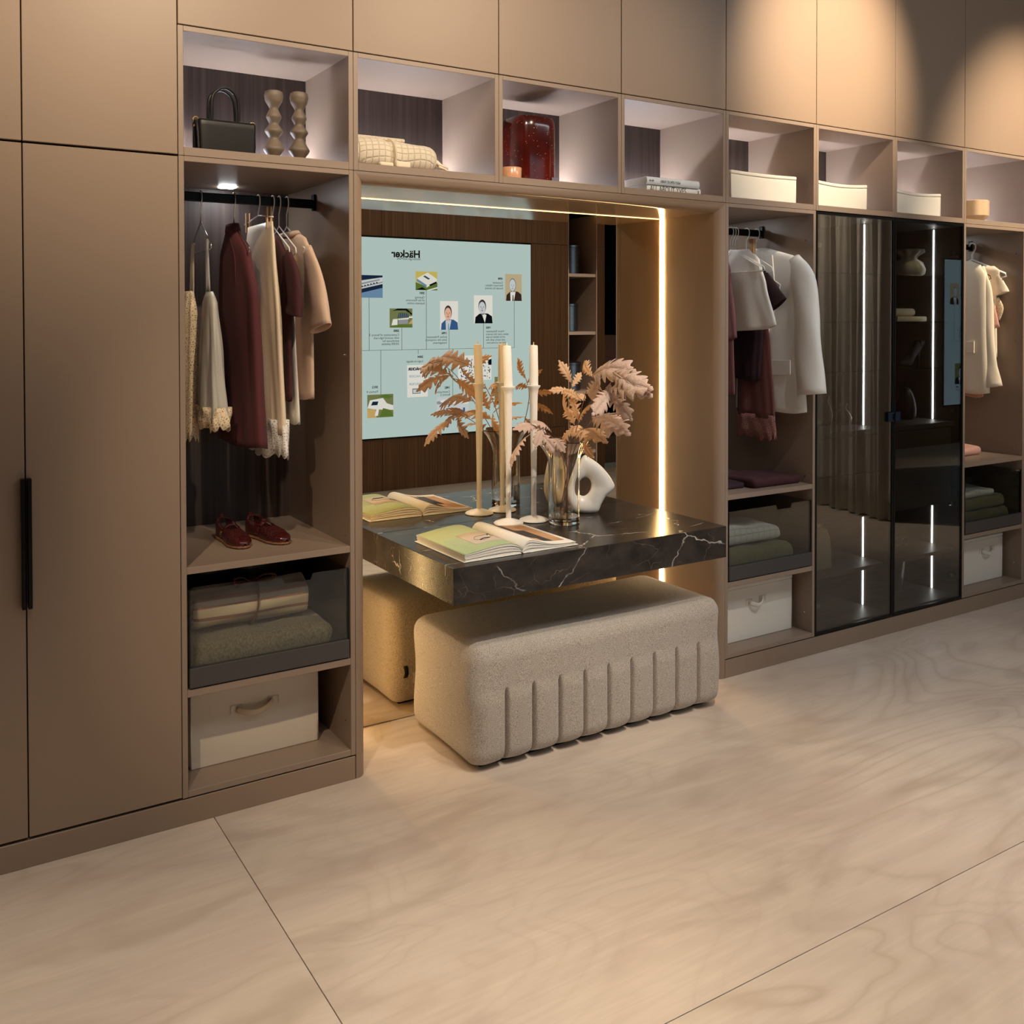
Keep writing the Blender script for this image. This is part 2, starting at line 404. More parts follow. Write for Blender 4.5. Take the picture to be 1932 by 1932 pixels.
# ------------------------------------------------------------------ tall cabinet and overhead fronts
def edge_box(name, x0, y0, z0, x1, y1, z1, parent, mat='lacquer'):
    return bx(name, x0, y0, z0, x1, y1, z1, mat, parent, 0.0012)
G = 0.0018
tall = [(-1.047, XL, 'left tall wardrobe cut by the photo edge'), (XL, 0.0, 'tall flush taupe wardrobe beside the open hanging bay')]
for x0, x1, lab in tall:
    t = thing('tall_cabinet', lab, 'cabinet', ((x0+x1)/2, 0.3, ZP), group='tall closed wardrobes')
    obj('carcass', MB().box(x0+0.001, 0.022, ZP, x1-0.001, WD, Z2-0.002), 'shadow_gap', t)
    d = edge_box('door', x0+G, 0, ZP+0.004, x1-G, 0.019, Z2-0.004, t)
    hx = (x1-0.0135, x1-0.003) if x0 < -1 else (x0+0.003, x0+0.0145)
    h = MB().box(hx[0], -0.028, 0.781, hx[1], 0.0, 1.167)
    obj('handle', h, 'black_metal', d, bevel=0.0015)
ovl = ['far left', 'second from left, above the tall flush wardrobe', 'above the handbag niche', 'above the folded throw niche', 'above the red vase niche',
       'above the book niche', 'above the first white box niche', 'above the second white box niche', 'above the third white box niche', 'far right, in the warm spot glow']
xs = [(-1.047, XL), (XL, 0.0)]+[(i*B, (i+1)*B) for i in range(8)]
for (x0, x1), lab in zip(xs, ovl):
    z0 = Z2 if x1 < 0.01 else ZT
    t = thing('overhead_cabinet', 'taupe overhead cupboard front '+lab, 'cabinet', ((x0+x1)/2, 0.3, z0), group='overhead cupboards')
    obj('carcass', MB().box(x0+0.001, 0.022, z0+0.002, x1-0.001, WD, ZUP), 'shadow_gap', t)
    edge_box('door', x0+G, 0, z0+0.003, x1-G, 0.019, ZUP, t)
# ------------------------------------------------------------------ niches
niche_lab = ['open niche holding the black handbag', 'open niche holding the rolled cream throw', 'open niche holding the red glass vase', 'open niche holding two books',
             'open niche with white box nearest the vanity', 'open niche above the left glass door', 'open niche above the right glass door', 'open niche at the right end with beige bowl']
for i in range(8):
    x0, x1 = i*B, (i+1)*B
    t = thing('niche_cabinet', niche_lab[i], 'shelf unit', ((x0+x1)/2, 0.2, Z2), group='open niches of the top row')
    e = 0.0006
    edge_box('side_panel', x0+e, 0, Z2+e, x0+TH, ND, ZT-e, t, 'lacquer_in'); edge_box('side_panel', x1-TH, 0, Z2+e, x1-e, ND, ZT-e, t, 'lacquer_in')
    edge_box('top_panel', x0+TH, 0, ZT-TH, x1-TH, ND, ZT-e, t, 'lacquer_in')
    edge_box('bottom_panel', x0+TH, 0, Z2+e, x1-TH, ND, 2.191, t, 'lacquer_in')
    bx('back_panel', x0+e, ND, Z2+e, x1-e, ND+0.016, ZT-e, 'dark_veneer', t, 0)
    bx('led_strip', x0+TH+0.004, ND-0.032, 2.191, x1-TH-0.004, ND-0.022, 2.195, 'led_cool', t, 0)
# ------------------------------------------------------------------ plinths
tag(edge_box('plinth', -1.047, 0.0, 0, B-0.002, 0.02, ZP-0.005, None), 'long taupe plinth board under left wardrobes', 'plinth')
tag(edge_box('plinth', 4*B+0.002, 0.0, 0, 8.2*B, 0.02, ZP-0.005, None), 'long taupe plinth board under right cabinets', 'plinth')

# ------------------------------------------------------------------ open wardrobes
def drawer(t, x0, x1):
    xa, xb = x0+TH+0.006, x1-TH-0.006
    d = obj('drawer', MB().box(xa, -0.004, 0.441, xb, 0.016, 0.505), 'anthracite', t, bevel=0.0015)
    bx('drawer_bottom', xa, 0.016, 0.446, xb, 0.56, 0.462, 'anthracite', d)
    bx('drawer_rail', xa, 0.016, 0.462, xa+0.012, 0.56, 0.520, 'anthracite', d); bx('drawer_rail', xb-0.012, 0.016, 0.462, xb, 0.56, 0.520, 'anthracite', d)
    # glass front with a shallow finger notch, pane has real thickness
    xm = (xa+xb)/2+0.09; nw = 0.055; zt = 0.757
    poly = [(xa+0.004, 0.505), (xb-0.004, 0.505), (xb-0.004, zt), (xm+nw, zt), (xm+nw-0.008, zt-0.022), (xm-nw+0.008, zt-0.022), (xm-nw, zt), (xa+0.004, zt)]
    obj('glass_front', MB().prism(poly, 'y', 0.004, 0.010), 'smoke_glass', d)
    for xx in (xa+0.003, xb-0.009): bx('glass_side', xx, 0.011, 0.520, xx+0.006, 0.555, zt, 'smoke_glass', d, 0)
    bx('glass_back', xa+0.004, 0.552, 0.520, xb-0.004, 0.558, zt, 'smoke_glass', d, 0)
    for xx in (xa, xb-0.004): bx('edge_trim', xx, 0.002, 0.505, xx+0.004, 0.013, zt, 'black_metal', d, 0)
def wardrobe(i, lab):
    x0, x1 = i*B, (i+1)*B; e = 0.0006
    t = thing('open_wardrobe', lab, 'wardrobe', ((x0+x1)/2, 0.3, ZP), group='open hanging wardrobes')
    edge_box('side_panel', x0+e, 0, ZP, x0+TH, WD, Z2-e, t, 'lacquer_in'); edge_box('side_panel', x1-TH, 0, ZP, x1-e, WD, Z2-e, t, 'lacquer_in')
    edge_box('top_panel', x0+TH, 0, Z2-TH, x1-TH, WD, Z2-e, t, 'lacquer_in')
    for n, z0, z1 in (('bottom_panel', ZP, 0.108), ('shelf', 0.412, 0.436), ('shelf', 0.812, 0.835)):
        edge_box(n, x0+TH, 0.001, z0, x1-TH, WD-0.01, z1, t, 'lacquer_in')
    bx('back_panel', x0+TH, WD-0.012, ZP, x1-TH, WD+0.004, Z2-TH, 'dark_veneer', t, 0)
    # clothes rail with brackets
    r = obj('clothes_rail', MB().box(x0+TH+0.006, 0.323, 2.058, x1-TH-0.006, 0.337, 2.092), 'black_metal', t, bevel=0.004, seg=2)
    for xx, s in ((x0+TH, 1), (x1-TH, -1)):
        obj('rail_bracket', MB().box(min(xx, xx+s*0.012), 0.317, 2.050, max(xx, xx+s*0.012), 0.343, 2.112), 'black_metal', r, bevel=0.004, seg=2)
    bx('puck_light', x0+0.277, 0.500, 2.1410, x0+0.332, 0.555, 2.1448, 'puck', t, 0.001)
    for zz in (2.02, 1.51, 0.87, 0.20):
        for yy in (0.045,):
            obj('shelf_pin', MB().tube([(x1-TH-0.004, yy, zz), (x1-TH+0.001, yy, zz)], 0.0035, 8), 'chrome', t)
    drawer(t, x0, x1)
    return t
wardrobe(0, 'open wardrobe bay with burgundy clothes and shoes, left of the vanity')
wardrobe(4, 'open wardrobe bay with the white blazer, right of the vanity')
wardrobe(7, 'open wardrobe bay with cream coat at the right edge')
edge = bx('end_panel', 8*B, 0, ZP, 8*B+0.02, WD, ZT, 'lacquer')
tag(edge, 'taupe end panel closing the cabinet run at right edge', 'panel')

# ------------------------------------------------------------------ smoked glass display cabinets
plain('dark_inside', lin(92, 84, 78), 0.45, var=0.02)
def display(i, lab):
    x0, x1 = i*B, (i+1)*B; e = 0.0006
    t = thing('display_cabinet', lab, 'cabinet', ((x0+x1)/2, 0.3, ZP), group='smoked glass display cabinets')
    bx('side_panel', x0+e, 0.021, ZP, x0+TH, WD, Z2-e, 'dark_inside', t); bx('side_panel', x1-TH, 0.021, ZP, x1-e, WD, Z2-e, 'dark_inside', t)
    bx('top_panel', x0+TH, 0.021, Z2-TH, x1-TH, WD, Z2-e, 'dark_inside', t)
    bx('bottom_panel', x0+TH, 0.021, ZP, x1-TH, WD, 0.108, 'dark_inside', t)
    bx('back_panel', x0+TH, WD-0.012, ZP, x1-TH, WD, Z2-TH, 'dark_veneer', t, 0)
    bx('shelf', x0+TH, 0.04, 0.345, x1-TH, WD-0.012, 0.365, 'dark_inside', t)
    bx('drawer_block_top', x0+TH, 0.04, 1.045, x1-TH, WD-0.012, 1.07, 'dark_inside', t)
    bx('drawer_block_bottom', x0+TH, 0.06, 0.615, x1-TH, WD-0.012, 0.633, 'dark_inside', t)
    for z0, z1 in ((0.637, 0.845), (0.850, 1.040)):
        d = obj('drawer', MB().box(x0+TH+0.022, 0.045, z0, x1-TH-0.022, 0.60, z1), 'dark_inside', t, bevel=0.0012)
    for zz in (1.372, 1.624, 1.871):
        s = obj('glass_shelf', MB().box(x0+TH+0.002, 0.05, zz-0.006, x1-TH-0.002, WD-0.015, zz), 'clear_pane', t)
        for yy in (0.09, 0.45):
            for xx in (x0+TH+0.002, x1-TH-0.012): bx('shelf_support', xx, yy, zz-0.016, xx+0.010, yy+0.012, zz-0.006, 'chrome', s, 0)
    for z0, z1 in ((1.072, 2.140), (0.367, 0.612), (0.110, 0.343)):
        bx('led_strip', x1-TH-0.003, 0.170, z0, x1-TH, 0.1765, z1, 'led_white', t, 0)
    # door: slim dark frame, pane, hinges
    d = thing_door = obj('glass_door', MB().box(x0+0.012, 0.004, ZP+0.014, x1-0.012, 0.008, Z2-0.016), 'door_glass', t)
    fw_ = 0.012
    for a in ((x0+0.002, ZP+0.003, x0+0.002+fw_, Z2-0.004), (x1-0.002-fw_, ZP+0.003, x1-0.002, Z2-0.004), (x0+0.002+fw_, ZP+0.003, x1-0.002-fw_, ZP+0.003+fw_), (x0+0.002+fw_, Z2-0.004-fw_, x1-0.002-fw_, Z2-0.004)):
        bx('door_frame', a[0], 0.0, a[1], a[2], 0.018, a[3], 'black_metal', d, 0.0008)
    hx = x0+TH if i == 5 else x1-TH-0.05
    for zz in (2.00, 1.13, 0.62, 0.22):
        bx('hinge', hx, 0.022, zz-0.012, hx+0.05, 0.040, zz+0.012, 'chrome', d, 0.002)
display(5, 'left smoked glass display cabinet with lit shelves and glass vases')
display(6, 'right smoked glass display cabinet with ruffled white vase')
plain('clip_blue', lin(52, 66, 92), 0.25, metal=0.8)
ck = thing('door_lock', 'dark blue metal lock clamped over both glass door edges', 'lock', (6*B, -0.01, 1.10))
bx('lock_plate', 6*B-0.055, -0.008, 1.105, 6*B-0.004, -0.0005, 1.155, 'clip_blue', ck, 0.002); bx('lock_plate', 6*B+0.004, -0.008, 1.105, 6*B+0.045, -0.0005, 1.155, 'clip_blue', ck, 0.002)
bx('lock_barrel', 6*B-0.012, -0.020, 1.112, 6*B+0.012, -0.008, 1.148, 'clip_blue', ck, 0.003)

# ------------------------------------------------------------------ vanity recess
rs = thing('recess_surround', 'rounded taupe frame of the lit vanity recess', 'surround', (1.5, 0.2, 0))
def arc(n=8): return [(math.sin(PI/2*k/n), 1-math.cos(PI/2*k/n)) for k in range(n+1)]
YJ = 0.060
def post(x, s, name):
    pts = [(x+s*RR*a, RR*b) for a, b in arc()]+[(x+s*RR, YJ), (x, YJ)]
    obj(name, MB().prism(pts, 'z', 0.0, Z2-0.0008), 'lacquer', rs, smooth=True, auto=25)
post(B+0.0008, 1, 'corner_post'); post(4*B-0.0008, -1, 'corner_post')
bx('side_panel', B, YJ+0.0008, 0, B+RR, YM+0.02, Z2-0.001, 'lacquer', rs, 0.0005); bx('side_panel', XR, YJ+0.0008, 0, 4*B, YM+0.02, Z2-0.001, 'lacquer', rs, 0.0005)
pts = [(RR*b, Z2-0.001-RR*a) for a, b in arc()]+[(YM+0.02, Z2-0.001-RR), (YM+0.02, Z2-0.001)]
obj('soffit', MB().prism(pts, 'x', B+0.001, 4*B-0.001), 'lacquer_soffit', rs, smooth=True, auto=25)
bx('backing_board', B, YM+0.012, 0, 1.79, YM+0.030, Z2, 'shadow_gap', rs, 0); bx('backing_board', 1.975, YM+0.012, 0, 4*B, YM+0.030, Z2, 'shadow_gap', rs, 0)
zl = Z2-0.001-RR
bx('led_strip', B+RR, YM-0.014, 0.005, B+RR+0.004, YM-0.002, zl-0.001, 'led_warm', rs, 0)
bx('led_strip', XR-0.004, YM-0.014, 0.005, XR, YM-0.002, zl-0.001, 'led_warm', rs, 0)
bx('led_strip', B+RR+0.004, YM-0.004, zl-0.002, XR-0.004, YM-0.001, zl, 'led_warm_soft', rs, 0)
# mirrors either side of a slim inset shelf column
m1 = bx('wall_mirror', B+RR, YM, 0.004, 1.8000, YM+0.006, zl-0.001, 'mirror', None, 0); tag(m1, 'wide bronze mirror behind the vanity, left of the canister shelves', 'mirror')
m2 = bx('wall_mirror', 1.9640, YM, 0.004, XR, YM+0.006, zl-0.001, 'mirror', None, 0); tag(m2, 'narrow bronze mirror strip right of the canister shelves', 'mirror')
sc = thing('shelf_column', 'slim inset taupe shelf column between the two mirrors', 'shelf unit', (1.882, 0.5, 0.78))
CD = 0.64
bx('side_panel', 1.8005, YM-0.001, 0.776, 1.8045, CD, zl-0.001, 'lacquer_in', sc, 0); bx('side_panel', 1.9595, YM-0.001, 0.776, 1.9635, CD, zl-0.001, 'lacquer_in', sc, 0)
bx('back_panel', 1.8005, CD, 0.776, 1.9635, CD+0.012, zl-0.001, 'dark_veneer', sc, 0)
for zz in (1.846, 1.581, 1.308, 1.035, 0.79): bx('shelf', 1.8045, YM+0.004, zz-0.015, 1.9595, CD, zz, 'lacquer_in', sc, 0.0008)
m3 = bx('wall_mirror', 1.8005, YM, 0.004, 1.9635, YM+0.006, 0.640, 'mirror', None, 0); tag(m3, 'low mirror piece under the marble slab below the canister shelves', 'mirror')

can_lab = ['topmost silver lidded canister', 'middle silver lidded canister', 'lowest silver lidded canister, behind the leaves']
for (zz, rad, h, cx), lab in zip(((1.846, 0.052, 0.135, 1.868), (1.581, 0.048, 0.130, 1.862), (1.308, 0.054, 0.132, 1.870)), can_lab):
    cy = 0.475
    c = thing('canister', lab+' in the slim shelf column', 'canister', (cx, cy, zz), 'silver canisters')
    obj('body', MB().lathe([(rad-0.003, zz), (rad, zz+0.003), (rad, zz+h-0.014), (rad-0.002, zz+h-0.013)], cx, cy, 28), 'steel_can', c, smooth=True, auto=40)
    obj('lid', MB().lathe([(rad+0.002, zz+h-0.0125), (rad+0.0025, zz+h-0.003), (rad-0.002, zz+h)], cx, cy, 28), 'steel_can', c, smooth=True, auto=40)
    ring = [(cx-0.028, cy+0.017*math.cos(a), zz+h+0.015+0.017*math.sin(a)) for a in [2*PI*k/16 for k in range(16)]]
    obj('ring', MB().tube(ring, 0.0022, 6, closed=True), 'chrome', c, smooth=True)

# marble vanity slab
vt = single('vanity_table', MB().box(0.851, -0.268, 0.645, 2.143, YM-0.001, 0.775), 'marble', 'thick floating slab of dark marble with white veins', 'vanity table', bevel=0.0015)

# ------------------------------------------------------------------ curtain standing away to the right (seen in the glass doors)
cloth('curtain_cloth', lin(196, 188, 178), 0.2, 300)
def cur(u, v):
    y = -1.75-1.5*u; w = 0.035*math.sin(u*2*PI*13)+0.012*math.sin(u*2*PI*31+v*2)
    return (5.95+0.25*u+w*(0.7+0.4*v), y+0.02*math.sin(u*40+v*3), 3.6-3.585*v)
single('curtain', MB().grid(cur, 220, 14), 'curtain_cloth', 'long pale curtain in soft pleats, reflected in glass door', 'curtain', smooth=True, solid=0.004)
# ------------------------------------------------------------------ upholstered bench under the slab
SX0, SX1, SY0, SY1, SZ1 = 0.958, 2.178, -0.216, 0.298, 0.455
grooves = [1.100+0.1168*k for k in range(9)]
def stool_disp(p, n):
    x, y, z = p
    if n.y < -0.3 and z < 0.40:
        k = min(1, max(0, -n.y))
        m = 1.0 if z < 0.25 else max(0, 1-(z-0.25)/0.045)
        d = min(abs(x-g) for g in grooves)
        # soft pads between the stitched slits
        edges = [SX0]+grooves+[SX1]
        for a, b in zip(edges, edges[1:]):
            if a <= x <= b: t = (x-a)/(b-a); break
        else: t = 0.5
        pad = math.sin(PI*min(1, max(0, t)))**0.6
        y += m*k*(0.042*math.exp(-(d/0.0055)**2) - 0.009*pad)
        low = max(0, (0.06-z)/0.06)
        y += 0.010*low*low*k
        if z < 0.05: z += 0.006*(1-pad)
    x += 0.004*math.sin(z*21+y*9)*(1 if abs(n.x) > 0.5 else 0); z += 0.003*math.sin(x*6.1+0.6)*(1 if n.z > 0.6 else 0)
    y += 0.003*math.sin(x*8)*(1 if n.y < -0.6 else 0)
    return Vector((x, y, z))
st = thing('upholstered_bench', 'grey boucle bench with stitched slits, under the marble slab', 'bench', (1.576, 0.04, 0))
obj('cushion_body', rbox(SX0, SY0, 0.012, SX1, SY1, SZ1, 0.058, 420, 30, 60, stool_disp), 'boucle', st, smooth=True)
plain('black_felt', lin(18, 17, 16), 0.9)
bx('foot', SX0+0.06, SY0+0.06, 0, SX1-0.06, SY1-0.06, 0.03, 'black_felt', st, 0)
obj('leather_tab', MB().grid(lambda u, v: (SX0+0.055+0.018*v, SY1+0.002+0.012*math.sin(PI*u), 0.13+0.05*u), 8, 3), 'black_felt', st, smooth=True, solid=0.002)
plain('paper_tag', lin(225, 222, 214), 0.8)
bx('paper_tag', SX0+0.100, SY1+0.001, 0.10, SX0+0.122, SY1+0.003, 0.145, 'paper_tag', st, 0)

# ------------------------------------------------------------------ candlesticks
plain('ivory_ceramic', lin(240, 235, 228), 0.45, var=0.02)
t_ = NT('wax'); t_.pbr(lin(250, 243, 233), 0.45, Subsurface_Weight=0.25, Subsurface_Radius=(0.02, 0.012, 0.006), Subsurface_Scale=0.4); MATS['wax'] = t_.m
plain('wick', lin(235, 220, 195), 0.8)
def candle(x, y, lean, lab, clab):
    z = 0.7752
    c = thing('candlestick', lab, 'candlestick', (x, y, z), 'tall ivory candlesticks')
    obj('base', MB().lathe([(0.060, z), (0.063, z+0.003), (0.060, z+0.007), (0.035, z+0.016), (0.016, z+0.021), (0.0115, z+0.024)], x, y, 40), 'ivory_ceramic', c, smooth=True, auto=50)
    prof = [(0.0115, z+0.022), (0.0105, z+0.10), (0.0125, z+0.25), (0.0155, z+0.42), (0.0165, z+0.50), (0.0180, z+0.545), (0.0225, z+0.566), (0.0295, z+0.574), (0.0300, z+0.579), (0.0200, z+0.580)]
    obj('stem', MB().lathe(prof, x, y, 24, mod=lambda a, zz: 1+0.03*math.cos(5*a+zz*9)), 'ivory_ceramic', c, smooth=True, auto=50)
    zz = z+0.5805
    k = thing('candle', clab, 'candle', (x, y, zz), 'tall ivory candles')
    mb = MB().lathe([(0.0192, zz), (0.0192, zz+0.06), (0.0178, zz+0.165), (0.0165, zz+0.170), (0.003, zz+0.172)], x, y, 24)
    mb.v = [(p[0]-lean*(p[2]-zz), p[1], p[2]) for p in mb.v]
    obj('wax_body', mb, 'wax', k, smooth=True, auto=40)
    obj('wick', MB().tube([(x-lean*0.17, y, zz+0.170), (x-lean*0.17, y, zz+0.184)], 0.0018, 6), 'wick', k)
candle(1.404, 0.262, 0.04, 'left ivory candlestick nearer the open book', 'tall ivory candle in left holder, leaning slightly')
candle(1.528, 0.256, 0.0, 'right ivory candlestick next to the glass vase', 'tall straight ivory candle in right holder')

# ------------------------------------------------------------------ glass vase with flared pinched rim
VX, VY, VZ = 1.612, 0.150, 0.7752
def vmod(a, z):
    t = max(0, (z-VZ-0.25)/0.11)
    return 1+0.20*t*math.cos(4*a+0.6)
Rv = 0.066
vs_ = thing('flared_vase', 'clear glass vase with flared rim holding dried branches', 'vase', (VX, VY, VZ))
outer = [(Rv, VZ+0.0305), (Rv, VZ+0.25), (Rv+0.006, VZ+0.285), (Rv+0.022, VZ+0.320), (Rv+0.040, VZ+0.350)]
inner = [(Rv+0.037, VZ+0.352), (Rv+0.018, VZ+0.322), (Rv+0.002, VZ+0.287), (Rv-0.004, VZ+0.25), (Rv-0.004, VZ+0.0305)]
mbv = MB().lathe(outer+inner+outer[:1], VX, VY, 64, False, False, mod=vmod); mbv.weld = True
obj('vase_wall', mbv, 'vase_glass', vs_, smooth=True, auto=45)
obj('thick_base', MB().lathe([(Rv-0.004, VZ), (Rv, VZ+0.004), (Rv, VZ+0.0300), (0.002, VZ+0.0295)], VX, VY, 64), 'vase_glass', vs_, smooth=True, auto=30)

# ------------------------------------------------------------------ ring sculpture
plain('white_ceramic', lin(226, 224, 220), 0.3, var=0.03, scale=20)
outp = [(-6, 0), (8, 0), (21, 3), (27, 16), (36, 32), (45, 40), (52, 50), (49, 60), (40, 74), (28, 88), (16, 98), (4, 106), (-3, 110), (-9, 106), (-17, 92), (-26, 76), (-33, 60), (-37, 44), (-36, 28), (-28, 12), (-18, 3)]
sx = 0.00235
oc = bez([(p[0]*sx, p[1]*sx, 0) for p in outp+outp[:1]], 4)[:-1]
hc = Vector((-5*sx, 50*sx, 0))
N = len(oc); hole = []
for p in oc:
    a = math.atan2(p.y-hc.y, p.x-hc.x); hole.append(hc+Vector((0.030*math.cos(a)+0.006*math.sin(a), 0.041*math.sin(a), 0)))
scx, scy = 1.815, 0.262
rv = Vector((0.847, -0.531, 0)); nv = Vector((-0.531, -0.847, 0))
def ringp(u, v):
    i = int(round(u*N)) % N; a = 2*PI*v
    mid = (oc[i]+hole[i])/2; hw = (oc[i]-hole[i])/2
    q = mid+hw*math.cos(a); th = 0.033*math.sin(a)*(0.75+0.25*math.cos(a))
    w = Vector((scx, scy, 0.776))+rv*q.x+nv*th
    return (w.x, w.y, 0.7757+max(0, q.y))
single('ring_sculpture', MB().grid(ringp, N, 18, cu=True, cv=True), 'white_ceramic', 'white ceramic ring sculpture with a pointed wing behind the vase', 'sculpture', smooth=True, loc=(scx, scy, 0.7757))

# ------------------------------------------------------------------ dried branches
def leaf_mat(name, a, b):
    t = NT(name); v = t.coords(rnd=True); n = t.add('TexNoise', Scale=45.0, Detail=3.0); t.link(v, n.inputs['Vector'])
    d = t.add('BsdfDiffuse'); c = t.ramp(n.outputs[0], [(0.3, a), (0.7, b)]); t.link(c, d.inputs[0])
    tl = t.add('BsdfTranslucent'); t.link(c, tl.inputs[0]); mx = t.add('MixShader'); mx.inputs[0].default_value = 0.25
    t.link(d.outputs[0], mx.inputs[1]); t.link(tl.outputs[0], mx.inputs[2]); t.link(mx.outputs[0], t.out.inputs[0]); MATS[name] = t.m
leaf_mat('dry_leaf', lin(206, 176, 162), lin(236, 214, 200)); leaf_mat('dry_leaf_led_lit', lin(222, 176, 138), lin(246, 216, 178))  # second leaf copy has the LED strips' orange glow put into its colour
plain('twig', lin(150, 100, 72), 0.7)
def leaf_mesh(seed, n=6):
    """a lobed oak-like leaf: blade of two strips left and right of the midrib, cupped and a little curled"""
    rnd = random.Random(seed); mb = MB(); M = 8*n
    amp = [rnd.uniform(0.85, 1.12) for _ in range(n+2)]
    curl = rnd.uniform(-0.25, 0.25)
    def prof(t): return 0.235*(math.sin(PI*min(1, t**1.25*0.93+0.05)))**0.75
    def P(t, s):
        return (t, s, 0.10*math.sin(PI*t*0.9)-0.16*t*t+curl*s*t-1.6*s*s+0.010*math.sin(9*t+seed))
    for side in (1, -1):
        rows = []
        for i in range(M+1):
            t = 0.06+0.90*i/M; ph = i/M*n+(0.25 if side > 0 else 0.0); k = int(ph) % (n+1)
            f = (0.5-0.5*math.cos(2*PI*ph))
            deep = 0.30 if t < 0.6 else 0.62
            w = prof(t)*(deep+(1-deep)*f**0.7)*amp[k]
            lean = 0.09*f*(1-t)**0.5
            rows.append([P(t, 0.0), P(t+lean*0.5, side*w*0.55), P(t+lean, side*w)])
        mb.add([q for r in rows for q in r], [(3*i+c, 3*i+c+1, 3*i+c+4, 3*i+c+3) for i in range(M) for c in range(2)])
    mb.add([P(0.96, -0.035), P(0.96, 0.0), P(0.96, 0.035), P(1.01, 0.045), P(1.05, 0.0), P(1.01, -0.045)], [(0, 1, 4, 5), (1, 2, 3, 4)])
    mb.tube([P(t, 0) for t in (0.0, 0.2, 0.4, 0.6, 0.8, 0.95)], [0.012, 0.011, 0.010, 0.008, 0.006, 0.003], 5)
    me = bpy.data.meshes.new('leaf'); me.from_pydata(mb.v, [], mb.f); me.validate()
    for p in me.polygons: p.use_smooth = True
    return me
LM = [leaf_mesh(s, n) for s, n in ((1, 6), (2, 5), (3, 6), (4, 5))]
LM2 = []
for m in LM:
    a = m; a.materials.append(MATS['dry_leaf']); b = m.copy(); b.materials.clear(); b.materials.append(MATS['dry_leaf_led_lit']); LM2.append((a, b))
def put_leaf(parent, base, tip, nrm, warm, k):
    base, tip = Vector(base), Vector(tip); d = tip-base; L = d.length/1.05; x = d.normalized()
    n = Vector(nrm); y = n.cross(x).normalized(); z = x.cross(y)
    o = bpy.data.objects.new('leaf', LM2[k % 4][1 if warm else 0]); COL.objects.link(o); o.parent = parent
    m = Matrix((x*L, y*L, z*L)).transposed().to_4x4(); m.translation = base-ORG[parent.as_pointer()]
    o.matrix_local = m
    md = o.modifiers.new('thickness', 'SOLIDIFY'); md.thickness = 0.005; md.offset = 0
CAMDIR = Vector((-0.55, -0.8, 0.05))
def branch(lab, stem, leaves, r0=0.0021):
    b = thing('dried_branch', lab, 'branch', stem[0], 'dried branches in the glass vase')
    pts = bez(stem, 6); m = len(pts)
    obj('stem', MB().tube(pts, [lerp(r0, 0.0014, i/m) for i in range(m)], 6), 'twig', b, smooth=True)
    for k, (ba, ti, nr, w) in enumerate(leaves):
        put_leaf(b, ba, ti, nr, w, k+len(leaves))
C1 = (-0.5, -0.8, 0.25)
branch('dried branch with dusty pink lobed leaves arching far forward to the right',
       [(1.60, 0.165, 0.812), (1.60, 0.115, 0.968), (1.598, 0.05, 1.11), (1.58, -0.094, 1.243), (1.55, -0.208, 1.358), (1.53, -0.3, 1.41)],
       [((1.577, -0.104, 1.414), (1.516, -0.387, 1.464), (-0.8, -0.2, 0.5), 0), ((1.533, -0.28, 1.439), (1.488, -0.526, 1.372), (-0.9, -0.3, 0.3), 0),
        ((1.536, -0.26, 1.367), (1.488, -0.53, 1.41), (-0.8, -0.2, 0.7), 0), ((1.557, -0.182, 1.41), (1.592, -0.042, 1.294), (-0.8, -0.5, 0.1), 0),
        ((1.536, -0.26, 1.357), (1.513, -0.407, 1.274), (-0.8, -0.5, 0.4), 0), ((1.58, -0.094, 1.243), (1.519, -0.371, 1.235), (-0.7, -0.2, 0.8), 0),
        ((1.535, -0.268, 1.394), (1.556, -0.187, 1.3), (-0.5, -0.9, 0.0), 0), ((1.55, -0.208, 1.343), (1.589, -0.052, 1.267), (-0.8, 0.3, 0.4), 1),
        ((1.54, -0.25, 1.36), (1.40, -0.36, 1.30), (0.1, -0.8, 0.6), 0)])
branch('dried branch with upright leaves tinted LED orange, in the middle',
       [(1.625, 0.145, 0.812), (1.619, 0.13, 1.016), (1.618, 0.06, 1.202), (1.594, -0.031, 1.341), (1.58, -0.094, 1.409)],
       [((1.58, -0.094, 1.405), (1.601, 0.014, 1.473), (-0.9, 0.2, 0.6), 1), ((1.601, 0.014, 1.305), (1.588, 0.14, 1.348), (-0.8, 0.1, 0.7), 1),
        ((1.6, 0.028, 1.217), (1.597, 0.084, 1.349), (-0.9, -0.3, 0.2), 1), ((1.6, 0.028, 1.206), (1.589, -0.052, 1.299), (-0.8, 0.4, 0.3), 1),
        ((1.599, 0.053, 1.164), (1.536, -0.22, 1.195), (-0.4, -0.2, 0.9), 1), ((1.599, 0.053, 1.193), (1.572, 0.14, 1.10), (-0.9, -0.2, 0.3), 1),
        ((1.601, 0.0, 1.139), (1.582, -0.083, 1.08), (-0.9, 0.1, 0.3), 1), ((1.598, 0.07, 1.224), (1.594, 0.16, 1.32), (-0.9, 0.2, 0.1), 1),
        ((1.61, 0.09, 1.14), (1.70, 0.17, 1.20), (-0.3, -0.3, 0.9), 1), ((1.60, 0.06, 1.20), (1.66, 0.20, 1.27), (-0.6, -0.5, 0.5), 1)])
